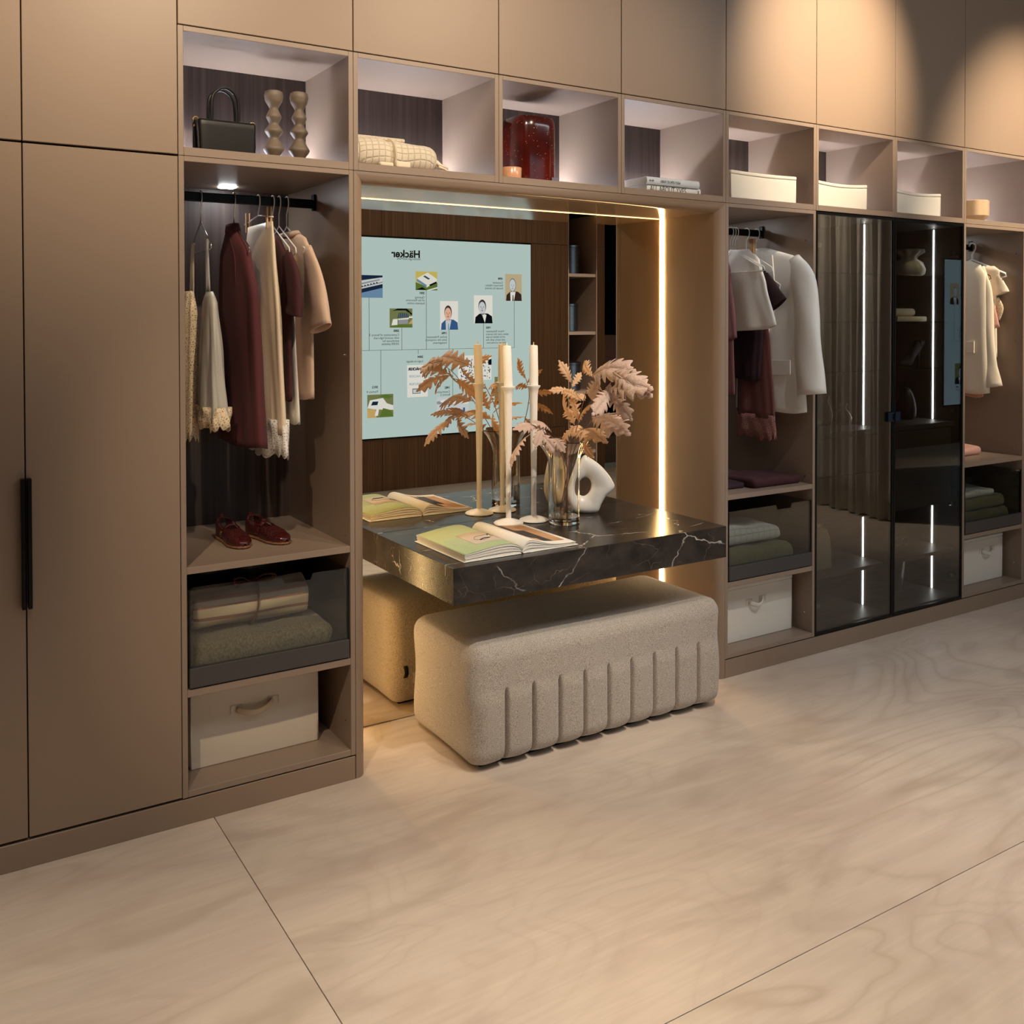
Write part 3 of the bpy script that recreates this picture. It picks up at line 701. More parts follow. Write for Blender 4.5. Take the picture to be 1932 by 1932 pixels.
branch('dried branch with LED-gold tinted leaves bending back towards the mirror',
       [(1.635, 0.165, 0.812), (1.645, 0.175, 1.00), (1.68, 0.205, 1.16), (1.70, 0.215, 1.28), (1.69, 0.205, 1.36)],
       [((1.69, 0.205, 1.36), (1.63, 0.205, 1.46), (-0.4, -0.8, 0.3), 1), ((1.70, 0.215, 1.28), (1.81, 0.25, 1.31), (-0.3, -0.8, 0.5), 1), ((1.695, 0.21, 1.25), (1.80, 0.27, 1.21), (-0.4, -0.7, 0.6), 1),
        ((1.70, 0.21, 1.32), (1.60, 0.24, 1.34), (0.1, -0.8, 0.5), 1), ((1.68, 0.205, 1.18), (1.76, 0.215, 1.12), (-0.4, -0.8, 0.3), 1), ((1.69, 0.21, 1.34), (1.76, 0.22, 1.41), (-0.4, -0.8, 0.1), 1)])
branch('dried branch with drooping greyish leaves reaching left over the book',
       [(1.60, 0.135, 0.812), (1.593, 0.12, 1.019), (1.511, 0.08, 1.14), (1.421, 0.05, 1.197), (1.362, 0.03, 1.194)],
       [((1.421, 0.05, 1.197), (1.285, 0.02, 1.218), (0.1, -0.6, 0.8), 0), ((1.413, 0.05, 1.189), (1.488, -0.01, 1.08), (-0.3, -0.9, 0.1), 0),
        ((1.375, 0.05, 1.174), (1.243, 0.02, 1.073), (0.5, 0.3, 0.8), 0), ((1.439, 0.05, 1.213), (1.36, -0.02, 1.14), (-0.2, -0.8, 0.5), 0),
        ((1.478, 0.05, 1.178), (1.38, 0.02, 1.24), (0.2, -0.5, 0.8), 0), ((1.50, 0.07, 1.15), (1.47, -0.05, 1.12), (-0.5, -0.3, 0.8), 0)])

# ------------------------------------------------------------------ open book on the slab
plain('page_white', lin(238, 232, 222), 0.75, var=0.01); plain('page_green', lin(176, 190, 142), 0.7, var=0.02)
plain('print_pink', lin(208, 190, 172), 0.7, var=0.04, scale=12); plain('print_skin', lin(214, 168, 136), 0.7, var=0.12, scale=25)
plain('print_dark', lin(62, 58, 58), 0.7, var=0.1); plain('print_grey', lin(196, 204, 176), 0.7); plain('print_sand', lin(196, 150, 112), 0.7, var=0.15, scale=20)
plain('cover_white', lin(226, 224, 216), 0.5); plain('ink', lin(46, 42, 40), 0.6)
BX0, BXS, BX1, BY0, BY1, BZ = 0.924, 1.168, 1.418, -0.212, 0.172, 0.7755
def pz(x):      # height of the page surface over the slab
    if x < BXS:
        t = (BXS-x)/(BXS-BX0); return BZ+0.008+0.036*math.sin(PI*min(1, t**0.55*0.93))**0.9*(1-0.35*t)+0.012*t
    t = (x-BXS)/(BX1-BXS); q = t/0.15; return BZ+0.007+0.036*q*math.exp(1-q)+0.004*t
def ysk(x, y): return y+0.02*(x-BXS)
bk = thing('open_book', 'open art book with green page lying on the marble slab', 'book', (BXS, 0, BZ), 'books on the vanity')
for nm, xa, xb in (('cover', BX0-0.006, BXS-0.004), ('cover', BXS+0.004, BX1+0.006)):
    mb = MB().box(xa, BY0-0.004, BZ, xb, BY1+0.004, BZ+0.003); mb.v = [(p[0], ysk(p[0], p[1]), p[2]) for p in mb.v]
    obj(nm, mb, 'cover_white', bk, bevel=0.001)
def leafs(xa, xb, n, mat, frac0, frac1, inset):
    """one curved stack of sheets between two fractions of the page height"""
    xs_ = [lerp(xa, xb, i/24) for i in range(25)]
    def hgt(x, f): return BZ+0.0032+(pz(x)-BZ-0.0032)*f
    top = [(x, hgt(x, frac1)) for x in xs_]; bot = [(x, hgt(x, frac0)) for x in reversed(xs_)]
    mb = MB().prism(top+bot, 'y', BY0+inset, BY1-inset)
    mb.v = [(p[0], ysk(p[0], p[1]), p[2]) for p in mb.v]
    return obj('page_block', mb, mat, bk, smooth=False)
for a, b_, ins in ((0.0, 0.20, 0.002), (0.27, 0.46, 0.0), (0.53, 0.72, 0.003), (0.79, 0.985, 0.001)):
    leafs(BX0+0.004*(1-b_), BXS-0.002, 0, 'page_white', a, b_, ins); leafs(BXS+0.002, BX1-0.012*(1-b_), 0, 'page_white', a, b_, ins)
def sheet(name, xa, xb, ya, yb, mat, lift=0.0006, parent=bk):
    return obj(name, MB().grid(lambda u, v: (lerp(xa, xb, u), ysk(lerp(xa, xb, u), lerp(ya, yb, v)), pz(lerp(xa, xb, u))+lift), 26, 2), mat, parent, smooth=True, solid=0.0003)
pg = sheet('green_page', BX0, BXS-0.001, BY0, BY1, 'page_green'); sheet('print_picture', BXS-0.155, BXS-0.004, BY0+0.075, BY0+0.235, 'print_pink', 0.0012, pg)
for k in range(9): sheet('print_text', BX0+0.03+0.004*(k % 2), BX0+0.085, BY0+0.20-0.011*k, BY0+0.204-0.011*k, 'print_grey', 0.0012, pg)
def line_on(pts, r=0.0009): return obj('print_drawing', MB().tube([(x, ysk(x, y), pz(x)+0.0016) for x, y in bez([(a, b2, 0) for a, b2 in pts], 6) for x, y in [(x, y)]] if False else [(p.x, ysk(p.x, p.y), pz(p.x)+0.0016) for p in bez([(a, b2, 0) for a, b2 in pts], 6)], r, 5), 'ink', pg)
line_on([(1.04, -0.08), (1.06, -0.05), (1.10, -0.045), (1.13, -0.02), (1.155, 0.01)]); line_on([(1.04, -0.08), (1.06, -0.105), (1.10, -0.09), (1.13, -0.055), (1.155, -0.03)])
line_on([(1.055, -0.10), (1.075, -0.09), (1.10, -0.092)], 0.003); line_on([(1.115, -0.05), (1.12, -0.035), (1.135, -0.03), (1.13, -0.045)], 0.0018)
pg2 = sheet('cream_page', BXS+0.001, BX1-0.004, BY0, BY1, 'page_white')
sheet('print_photo', BXS+0.075, BX1-0.02, BY0+0.05, BY1-0.02, 'print_skin', 0.0012, pg2); sheet('print_photo', BXS+0.085, BXS+0.13, BY0+0.10, BY1-0.03, 'print_dark', 0.0018, pg2)
sheet('print_photo', BXS+0.13, BXS+0.175, BY0+0.05, BY0+0.26, 'print_dark', 0.0018, pg2); sheet('print_photo', BXS+0.175, BX1-0.024, BY0+0.05, BY1-0.05, 'print_sand', 0.0018, pg2)
# ------------------------------------------------------------------ things in the top niches
NZ = 2.1912
plain('bag_leather', lin(17, 15, 13), 0.32, var=0.05, bump=0.1, bscale=700, Specular_IOR_Level=0.25)
hb = thing('handbag', 'small black leather tote with arched handles and gold rings', 'handbag', (0.203, 0.2, NZ))
bagmb = rbox(0.108, 0.15, NZ, 0.298, 0.25, NZ+0.132, 0.012, 10, 6, 8, lambda p, n: Vector((0.203+(p.x-0.203)*(1+0.06*(p.z-NZ)/0.13*(1 if abs(p.x-0.203) > 0.07 else 0.9)), 0.2+(p.y-0.2)*(1-0.10*(p.z-NZ)/0.13), p.z)))
obj('body', bagmb, 'bag_leather', hb, smooth=True)
for yy in (0.178, 0.222):
    pts = bez([(0.155, yy, NZ+0.09), (0.154, yy, NZ+0.17), (0.162, yy, NZ+0.222), (0.200, yy, NZ+0.247), (0.238, yy, NZ+0.222), (0.247, yy, NZ+0.17), (0.246, yy, NZ+0.09)], 6)
    obj('handle', MB().tube(pts, 0.0058, 8), 'bag_leather', hb, smooth=True)
for xx in (0.106, 0.302):
    obj('gold_ring', MB().tube([(xx+0.009*math.cos(a), 0.2, NZ+0.134+0.007*math.sin(a)) for a in [2*PI*k/14 for k in range(14)]], 0.0022, 6, closed=True), 'gold', hb, smooth=True)
    obj('side_strap', MB().tube(bez([(xx, 0.2, NZ+0.13), (xx*1.0+(0.004 if xx > 0.2 else -0.004), 0.2, NZ+0.07), (xx+(0.003 if xx > 0.2 else -0.003), 0.2, NZ+0.005)], 5), 0.004, 6, flat=(1, 2)), 'bag_leather', hb, smooth=True)
    obj('gold_stud', MB().lathe([(0.004, NZ+0.106), (0.0045, NZ+0.110), (0.003, NZ+0.114)], xx+(0.005 if xx > 0.2 else -0.005), 0.195, 8), 'gold', hb)
plain('stoneware', lin(112, 98, 84), 0.55, var=0.05, scale=120, bump=0.1)
def knob_vase(x, y, lab, ph):
    prof = []
    for k in range(60):
        t = k/59; z = NZ+0.268*t
        keys = [(0, 0.017), (0.09, 0.0165), (0.216, 0.0385), (0.30, 0.026), (0.36, 0.017), (0.46, 0.033), (0.555, 0.0165), (0.65, 0.0275), (0.76, 0.0155), (0.87, 0.031), (0.93, 0.0335), (0.985, 0.031), (1.0, 0.022)]
        prof.append((interp(keys, t)[0], z))
    single('knobbed_vase', MB().lathe(prof, x, y, 32), 'stoneware', lab, 'vase', 'knobbed stoneware vases', smooth=True, auto=50, loc=(x, y, NZ))
knob_vase(0.386, 0.22, 'left knobbed brown stoneware vase, next to the handbag', 0)
knob_vase(0.473, 0.20, 'right knobbed brown stoneware vase, nearer the niche side', 1)

# rolled quilted throw with ribbon
def quilt_mat(name, col, s):
    t = NT(name); v = t.coords((s, s, s)); tcx = t.add('SeparateXYZ'); t.link(v, tcx.inputs[0])
    def saw(o):
        p = t.add('Math', operation='PINGPONG'); t.link(o, p.inputs[0]); p.inputs[1].default_value = 0.5; return p.outputs[0]
    ax, ay = saw(tcx.outputs[0]), None
    ad = t.add('Math', operation='ADD'); t.link(tcx.outputs[1], ad.inputs[0]); t.link(tcx.outputs[2], ad.inputs[1]); ay = saw(ad.outputs[0])
    mn = t.add('Math', operation='MINIMUM'); t.link(ax, mn.inputs[0]); t.link(ay, mn.inputs[1])
    n = t.add('TexNoise', Scale=9.0, Detail=3.0); t.link(v, n.inputs['Vector'])
    r = t.ramp(mn.outputs[0], [(0.0, (0, 0, 0, 1)), (0.14, (1, 1, 1, 1))])
    c = t.mix(r, tuple(x*0.86 for x in col[:3])+(1,), col)
    hh = t.add('Math', operation='MULTIPLY_ADD'); t.link(n.outputs[0], hh.inputs[0]); hh.inputs[1].default_value = 0.5; t.link(r, hh.inputs[2])
    t.pbr(c, 0.9, Sheen_Weight=0.2, Normal=t.bump(hh.outputs[0], 0.8, 0.003)); MATS[name] = t.m
quilt_mat('quilt_cream', lin(222, 208, 186), 42); cloth('ribbon_cream', lin(232, 216, 190), 0.2)
th = thing('rolled_throw', 'cream quilted throw with fringe, tied with a ribbon', 'throw', (0.82, 0.17, NZ))
def thr(p, n):
    k = (p.x-0.63)/0.37; return Vector((p.x, p.y+0.004*math.sin(p.x*40), p.z-0.02*max(0, k)*0.7*(p.z-NZ)/0.12+0.004*math.sin(p.x*23+p.y*30)*(1 if n.z > 0.3 else 0)-(0.010*math.exp(-((p.x-0.775)/0.02)**2) if n.z > 0.3 or n.y < -0.5 else 0)))
obj('cloth_roll', rbox(0.632, 0.06, NZ, 0.985, 0.28, NZ+0.118, 0.052, 40, 14, 8, thr), 'quilt_cream', th, smooth=True)
obj('cloth_flap', rbox(0.64, 0.12, NZ+0.112, 0.86, 0.26, NZ+0.126, 0.006, 14, 8, 2), 'quilt_cream', th, smooth=True)
for k in range(16):
    y = 0.07+0.011*k; z = NZ+0.012+0.006*k+0.008*math.sin(k*2.2)
    obj('fringe', MB().tube(bez([(0.975, y, z+0.012), (0.995, y-0.004, z+0.006), (1.012+0.006*math.sin(k), y-0.008, z-0.004)], 4), [0.006, 0.006, 0.005, 0.005, 0.004, 0.004, 0.004, 0.003, 0.002], 6), 'ribbon_cream', th, smooth=True)
rp = [(0.775, 0.17+0.118*math.cos(a), NZ+0.055+0.060*math.sin(a)) for a in [2*PI*k/40 for k in range(40)]]
rp = [(x+0.012*math.sin(y*14), y, max(NZ+0.001, z)) for x, y, z in rp]
obj('ribbon', MB().tube(rp, 0.0016, 8, closed=True, flat=(9, 1)), 'ribbon_cream', th, smooth=True)
for s in (-1, 1): obj('bow_loop', rbox(0.775+(0.004 if s > 0 else -0.060), 0.028, NZ, 0.775+(0.064 if s > 0 else -0.004), 0.054, NZ+(0.026 if s > 0 else 0.018), 0.0085, 4, 3, 3), 'ribbon_cream', th, smooth=True)

# red bubbled glass vase and small cup
def red_glass():
    t = NT('red_bubble_glass'); v = t.coords()
    vo = t.add('TexVoronoi', Scale=95.0); t.link(v, vo.inputs['Vector'])
    sp = t.ramp(vo.outputs['Distance'], [(0.10, (1, 1, 1, 1)), (0.17, (0, 0, 0, 1))])
    nn = t.add('TexNoise', Scale=30.0); t.link(v, nn.inputs['Vector']); mk = t.ramp(nn.outputs[0], [(0.48, (0, 0, 0, 1)), (0.56, (1, 1, 1, 1))])
    sp = t.mix(1.0, sp, mk, 'MULTIPLY')
    n = t.add('TexNoise', Scale=5.0); t.link(v, n.inputs['Vector'])
    c = t.ramp(n.outputs[0], [(0.35, lin(58, 13, 10)), (0.65, lin(98, 26, 16))]); c = t.mix(sp, c, lin(220, 150, 120))
    t.pbr(c, 0.16, Coat_Weight=0.2, Normal=t.bump(sp, 0.3, 0.001)); MATS['red_bubble_glass'] = t.m
red_glass()
def sqm(a, z): return 1.0/((abs(math.cos(a))**3.2+abs(math.sin(a))**3.2)**(1/3.2))*0.93
rvx, rvy = 1.478, 0.22
rvs = thing('red_vase', 'large dark red glass vase full of bubbles', 'vase', (rvx, rvy, NZ))
obj('vase_body', MB().lathe([(0.085, NZ), (0.100, NZ+0.006), (0.106, NZ+0.022), (0.107, NZ+0.24), (0.103, NZ+0.272), (0.096, NZ+0.282), (0.090, NZ+0.280), (0.094, NZ+0.262), (0.096, NZ+0.04), (0.01, NZ+0.03)], rvx, rvy, 56, mod=sqm), 'red_bubble_glass', rvs, smooth=True, auto=50)
plain('sticker', lin(120, 120, 140), 0.4)
bx('sticker', rvx+0.052, rvy-0.1005, NZ+0.014, rvx+0.086, rvy-0.0985, NZ+0.034, 'sticker', rvs, 0.0005)
plain('peach_glass', lin(222, 164, 126), 0.2, Coat_Weight=0.4)
single('small_cup', MB().lathe([(0.034, NZ), (0.041, NZ+0.004), (0.043, NZ+0.05), (0.0415, NZ+0.052), (0.039, NZ+0.048), (0.037, NZ+0.01), (0.002, NZ+0.009)], 1.318, 0.10, 32), 'peach_glass', 'small peach coloured cup in front of the red vase', 'cup', smooth=True, auto=50, loc=(1.318, 0.10, NZ))

# ------------------------------------------------------------------ lettering helper (built-in font turned into mesh)
def text(body, size, mat, parent, origin, xdir, ydir, align='LEFT', depth=0.0004, sx=1.0, bold=0.0, name='lettering', valign='TOP_BASELINE', spacing=1.0):
    cu = bpy.data.curves.new('txt', 'FONT'); cu.body = body; cu.size = size; cu.align_x = align; cu.extrude = depth; cu.offset = bold; cu.space_line = spacing
    cu.resolution_u = 3
    to = bpy.data.objects.new('txt', cu); COL.objects.link(to)
    dg = bpy.context.evaluated_depsgraph_get(); me = bpy.data.meshes.new_from_object(to.evaluated_get(dg))
    bpy.data.objects.remove(to, do_unlink=True); bpy.data.curves.remove(cu)
    xd, yd = Vector(xdir), Vector(ydir); zd = xd.cross(yd)
    og = ORG.get(parent.as_pointer()); O = Vector(origin)-og
    for v in me.vertices:
        v.co = O+xd*v.co.x*sx+yd*v.co.y+zd*v.co.z
    me.materials.clear(); me.materials.append(MATS[mat] if isinstance(mat, str) else mat); me.name = name
    o = bpy.data.objects.new(name, me); COL.objects.link(o); o.parent = parent; ORG[o.as_pointer()] = og
    return o
plain('book_white', lin(232, 230, 226), 0.5, var=0.01); plain('book_pale', lin(216, 222, 228), 0.4, var=0.01); plain('paper_edge', lin(222, 214, 200), 0.9, var=0.06, scale=300)
def flat_book(name, lab, x0, x1, y0, y1, z0, z1, mat, group):
    b = thing(name, lab, 'book', ((x0+x1)/2, (y0+y1)/2, z0), group)
    r = (z1-z0)/2
    pts = [(y1, z0), (y1, z0+0.0025), (y0+0.006, z0+0.0025), (y0+0.003, z0+r*0.6), (y0+0.002, z0+r), (y0+0.003, z1-r*0.6), (y0+0.006, z1-0.0025), (y1, z1-0.0025), (y1, z1), (y0+0.004, z1), (y0, z1-r*0.5), (y0-0.001, z0+r), (y0, z0+r*0.5), (y0+0.004, z0)]
    obj('cover', MB().prism(pts, 'x', x0, x1), mat, b)
    bx('page_block', x0+0.004, y0+0.0065, z0+0.0026, x1-0.004, y1-0.004, z1-0.0026, 'paper_edge', b, 0)
    return b
bl = flat_book('hardcover_book', 'white book with large lettering, bottom of the niche stack', 1.985, 2.298, 0.055, 0.30, NZ, NZ+0.0315, 'book_white', 'books in the niche')
text('ALL ABOUT YVES', 0.034, 'ink', bl, (2.000, 0.0535, NZ+0.004), (1, 0, 0), (0, 0, 1), sx=0.80, bold=-0.0004)
text('X', 0.020, 'ink', bl, (2.278, 0.0535, NZ+0.008), (1, 0, 0), (0, 0, 1), sx=0.6, bold=0.0006)
bu = flat_book('hardcover_book', 'pale blue-white yoga book on top of the niche stack', 1.976, 2.282, 0.045, 0.31, NZ+0.0320, NZ+0.064, 'book_pale', 'books in the niche')
text('GREAT ESCAPES YOGA', 0.0155, 'ink', bu, (2.052, 0.0430, NZ+0.042), (1, 0, 0), (0, 0, 1), sx=0.72, bold=-0.0002)
text('SIA SIM', 0.012, 'sticker', bu, (1.988, 0.0430, NZ+0.043), (1, 0, 0), (0, 0, 1), sx=0.7)

# ------------------------------------------------------------------ fabric storage boxes
cloth('canvas_white', lin(226, 218, 204), 0.25, 900, var=0.04); cloth('canvas_cream', lin(216, 202, 182), 0.25, 900, var=0.04)
plain('stitch', lin(176, 160, 138), 0.9)
def fabric_box(lab, x0, x1, y0, y1, z0, z1, mat, group, sag=0.0, handle=None, lid=0.018):
    b = thing('storage_box', lab, 'box', ((x0+x1)/2, (y0+y1)/2, z0), group)
    def dz(p, n):
        k = math.sin(PI*min(1, max(0, (p.x-x0)/(x1-x0))))
        return Vector((p.x, p.y+(0.004*k*math.sin(PI*(p.z-z0)/(z1-z0)) if n.y < -0.5 else 0), p.z-sag*k*max(0, (p.z-z0)/(z1-z0))**2))
    obj('body', rbox(x0, y0, z0, x1, y1, z1-lid, 0.004, 14, 6, 6, dz), mat, b, smooth=True, auto=60)
    z1b = z1
    def dl(p, n):
        k = math.sin(PI*min(1, max(0, (p.x-x0)/(x1-x0)))); return Vector((p.x, p.y, p.z-sag*k))
    obj('lid', rbox(x0-0.003, y0-0.003, z1-lid+0.0008, x1+0.003, y1+0.003, z1b, 0.006, 14, 6, 1, dl), mat, b, smooth=True, auto=60)
    for xx in (x0+0.001, x1-0.001):
        obj('piping', MB().tube([(xx, y0+0.001, z0+0.003), (xx, y0+0.001, z1-lid)], 0.0022, 6), mat, b, smooth=True)
    if handle:
        ha, hb_, hz, hd, hm = handle
        pts = [(lerp(ha, hb_, k/20), y0-0.001-hd*math.sin(PI*k/20)**0.8, hz+0.006*k/20-0.017*math.sin(PI*k/20)) for k in range(21)]
        obj('strap_handle', MB().tube(pts, 0.0018, 8, flat=(1, 6)), hm, b, smooth=True)
        for xx, dz_ in ((ha, 0), (hb_, 0.006)):
            for a in ((xx-0.020, hz-0.014+dz_, xx-0.019, hz+0.014+dz_), (xx+0.019, hz-0.014+dz_, xx+0.020, hz+0.014+dz_), (xx-0.02, hz+0.013+dz_, xx+0.02, hz+0.014+dz_)):
                bx('stitching', a[0], y0-0.0008, a[1], a[2], y0+0.0002, a[3], 'stitch', b, 0)
    return b
gb = 'white fabric boxes in the niches'
fabric_box('white fabric box in the niche nearest the vanity', 2.487, 2.920, 0.055, 0.335, NZ, NZ+0.136, 'canvas_white', gb, 0.004)
fabric_box('white fabric box in the niche over the left glass door', 3.050, 3.446, 0.055, 0.335, NZ, NZ+0.134, 'canvas_white', gb, 0.010)
fabric_box('white fabric box in the niche over the right glass door', 3.660, 4.066, 0.055, 0.335, NZ, NZ+0.132, 'canvas_white', gb, 0.010)
# beige bowl and vase, far right niche
plain('beige_glaze', lin(206, 176, 140), 0.3, var=0.04, Coat_Weight=0.3)
single('beige_bowl', MB().lathe([(0.045, NZ), (0.082, NZ+0.030), (0.086, NZ+0.036), (0.086, NZ+0.120), (0.083, NZ+0.123), (0.078, NZ+0.118), (0.078, NZ+0.04), (0.002, NZ+0.012)], 4.466, 0.12, 48, mod=lambda a, z: 1+0.02*math.cos(8*a)), 'beige_glaze', 'squat beige glazed bowl in the last niche', 'bowl', smooth=True, auto=30, loc=(4.466, 0.12, NZ))
single('flared_vase', MB().lathe([(0.035, NZ), (0.036, NZ+0.02), (0.022, NZ+0.10), (0.030, NZ+0.17), (0.055, NZ+0.235), (0.070, NZ+0.268), (0.066, NZ+0.268), (0.050, NZ+0.232), (0.026, NZ+0.17), (0.018, NZ+0.10), (0.002, NZ+0.05)], 4.500, 0.30, 32), 'beige_glaze', 'tall beige vase with flared mouth behind the bowl', 'vase', smooth=True, auto=60, loc=(4.500, 0.30, NZ))
# ------------------------------------------------------------------ hanging clothes
cloth('burgundy', lin(82, 32, 36), 0.35, 700, 0.03); cloth('burgundy_knit', lin(68, 26, 30), 0.5, 350, 0.03); cloth('cream_satin', lin(226, 206, 178), 0.25, 400, 0.1, 0.42)
cloth('beige_jersey', lin(218, 186, 162), 0.3, 800); cloth('off_white', lin(236, 230, 220), 0.25, 800); cloth('grey_satin', lin(176, 170, 160), 0.2, 400, 0.1, 0.4)
cloth('mauve_cloth', lin(126, 84, 84), 0.3, 600, 0.03); cloth('blush', lin(206, 156, 140), 0.3, 600, 0.05); cloth('plum', lin(48, 22, 30), 0.3, 600, 0.02); cloth('rose_satin', lin(122, 76, 72), 0.2, 400, 0.02, 0.45)
cloth('blazer_white', lin(232, 228, 220), 0.2, 900); cloth('coat_cream', lin(236, 222, 198), 0.2, 900)
def lace_mat(name, col):
    t = NT(name); v = t.coords((1, 1, 1)); vo = t.add('TexVoronoi', feature='DISTANCE_TO_EDGE', Scale=120.0); t.link(v, vo.inputs['Vector'])
    h = t.ramp(vo.outputs['Distance'], [(0.16, (0, 0, 0, 1)), (0.24, (1, 1, 1, 1))])
    c = t.mix(h, col, tuple(x*0.45 for x in col[:3])+(1,))
    t.pbr(c, 0.85, Normal=t.bump(h, -0.8, 0.003)); MATS[name] = t.m
lace_mat('lace_cream', lin(232, 210, 176)); lace_mat('lace_white', lin(236, 230, 222)); lace_mat('lace_rose', lin(170, 118, 108))
plain('peg_wood', lin(206, 164, 118), 0.6)

def hanger(lab, x, y=0.33, w=0.40, mat='white_wire', clip=False, drop=0.115, group='wire hangers', r=0.0024, apex=1.985, zt=2.0945):
    """wire hanger on the rail: hook, neck, shoulders along y, bar"""
    h = thing('hanger', lab, 'hanger', (x, y, apex), group)
    rr = 0.0205
    pts = [(x, y+rr*math.cos(a), zt-rr+0.0028+rr*math.sin(a)) for a in [PI*0.97-PI*0.97*k/12-0.0 for k in range(13)]]
    pts = [(p[0], 2*y-p[1], p[2]) for p in pts]      # opens to the back
    pts = [(x, y+rr*math.cos(a), zt-rr+0.0030+rr*math.sin(a)) for a in [PI*k/12 for k in range(13)]]
    neck = [(x, y-rr*0.95, zt-rr-0.012), (x, y-rr*0.4, zt-rr-0.030), (x, y, zt-rr-0.045), (x, y, apex)]
    obj('hook', MB().tube(pts+neck, r, 7), mat, h, smooth=True)
    if clip:
        obj('bar', MB().tube([(x, y-w/2, apex-0.02), (x, y, apex), (x, y+w/2, apex-0.02)], r, 7), mat, h, smooth=True)
        for yy in (y-w*0.36, y+w*0.36):
            c = MB().box(x-0.010, yy-0.006, apex-0.055, x-0.004, yy+0.006, apex+0.020); c.box(x+0.004, yy-0.006, apex-0.055, x+0.010, yy+0.006, apex+0.020); 
            obj('clip', c, 'peg_wood', h, bevel=0.001)
    else:
        loop = [(x, y, apex), (x, y-w/2, apex-drop*0.8), (x, y-w/2-0.006, apex-drop*0.95), (x, y-w/2+0.012, apex-drop), (x, y+w/2-0.012, apex-drop), (x, y+w/2+0.006, apex-drop*0.95), (x, y+w/2, apex-drop*0.8)]
        obj('frame', MB().tube(loop, r, 7, closed=True), mat, h, smooth=True)
    return h

def loft(levels, n=56, rows=26, rip=5, amp=0.0, ph=0.0, sq=2.4, phi=0.0):
    """cloth tube: levels are (z, cx, cy, hx, hy[, ripple])"""
    zs = [l[0] for l in levels]; z0, z1 = max(zs), min(zs)
    tab = [(l[0],)+tuple(l[1:5])+((l[5] if len(l) > 5 else amp),) for l in levels]
    mb = MB()
    def fn(u, v):
        z = lerp(z0, z1, v); cx, cy, hx, hy, am = interp(tab, z); a = 2*PI*u
        c, s = math.cos(a), math.sin(a)
        rx = math.copysign(abs(c)**(2/sq), c); ry = math.copysign(abs(s)**(2/sq), s)
        wv = am*(math.sin(rip*a+ph+2.2*v)+0.5*math.sin((rip*2+1)*a+1.7*ph-3*v))
        dx = (hx+wv)*rx + am*0.4*math.sin(7*ry+ph); dy = (hy+wv*0.5)*ry
        return (cx+dx*math.cos(phi)-dy*math.sin(phi), cy+dx*math.sin(phi)+dy*math.cos(phi), z+0.006*math.sin(3*a+ph)*v)
    return mb.grid(fn, n, rows, cu=True)
def sleeve(pts, radii, flat=(1, 1), n=20):
    """open cloth tube along a path"""
    P = bez(pts, 6); m = len(P); R = []
    k = len(radii)
    for i in range(m):
        t = i/(m-1)*(k-1); j = min(int(t), k-2); R.append(lerp(radii[j], radii[j+1], t-j))
    mb = MB(); vs = []
    for i, p in enumerate(P):
        t = (P[min(i+1, m-1)]-P[max(i-1, 0)]).normalized(); a = Vector((1, 0, 0)); b = t.cross(a).normalized(); a = b.cross(t).normalized()
        for q in range(n):
            an = 2*PI*q/n; w = 1+0.05*math.sin(3*an+i*0.5)
            vs.append(p+a*math.cos(an)*R[i]*flat[0]*w+b*math.sin(an)*R[i]*flat[1]*w)
    return mb.add(vs, [(j*n+i, j*n+(i+1) % n, (j+1)*n+(i+1) % n, (j+1)*n+i) for j in range(m-1) for i in range(n)])
def garment(name, lab, cat, loc, group): return thing(name, lab, cat, loc, group)
GA = 'clothes in the left wardrobe'
def lacehem(levels, n, rows, depth, teeth, **kw):
    mb = loft(levels, n, rows, **kw); zmin = min(p[2] for p in mb.v)
    base = max(0, len(mb.v)-n)
    for i in range(n): 
        x, y, z = mb.v[base+i]; mb.v[base+i] = (x, y, z-depth*abs(math.sin(PI*teeth*i/n)))
    return mb

# --- left wardrobe
hanger('silver wire hanger at the far left holding the lace slip', 0.153, 0.33, 0.27, 'chrome', drop=0.105)
g = garment('slip_dress', 'cream lace and grey satin slip dress on thin straps', 'dress', (0.15, 0.33, 1.28), GA)
obj('lace_panel', lacehem([(1.74, 0.135, 0.435, 0.010, 0.050), (1.66, 0.13, 0.42, 0.024, 0.075), (1.5, 0.128, 0.43, 0.030, 0.085), (1.22, 0.12, 0.43, 0.034, 0.110, 0.004)], 64, 26, 0.022, 12, rip=4, amp=0.003), 'lace_cream', g, smooth=True, solid=0.002)
obj('satin_body', loft([(1.735, 0.165, 0.265, 0.008, 0.030), (1.70, 0.165, 0.26, 0.018, 0.060), (1.5, 0.165, 0.245, 0.026, 0.085, 0.006), (1.285, 0.168, 0.24, 0.034, 0.115, 0.010)], 56, 24, rip=6), 'grey_satin', g, smooth=True, solid=0.002)
obj('lace_hem', lacehem([(1.335, 0.168, 0.24, 0.036, 0.118, 0.010), (1.272, 0.168, 0.24, 0.039, 0.122, 0.011)], 56, 4, 0.02, 11, rip=6), 'lace_cream', g, smooth=True, solid=0.002)
for yy, yb in ((0.445, 0.45), (0.425, 0.41), (0.225, 0.245), (0.24, 0.285)):
    obj('strap', MB().tube(bez([(0.153, yy, 1.918), (0.150, yy+0.002, 1.88), (0.145 if yb > 0.3 else 0.160, yb, 1.735)], 5), 0.0022, 6, flat=(1, 2)), 'grey_satin' if yb < 0.3 else 'cream_satin', g, smooth=True)
hanger('slim silver hanger inside the long burgundy dress', 0.272, 0.33, 0.36, 'chrome')
g = garment('long_dress', 'long straight burgundy dress with side slit', 'dress', (0.275, 0.30, 1.2), GA)
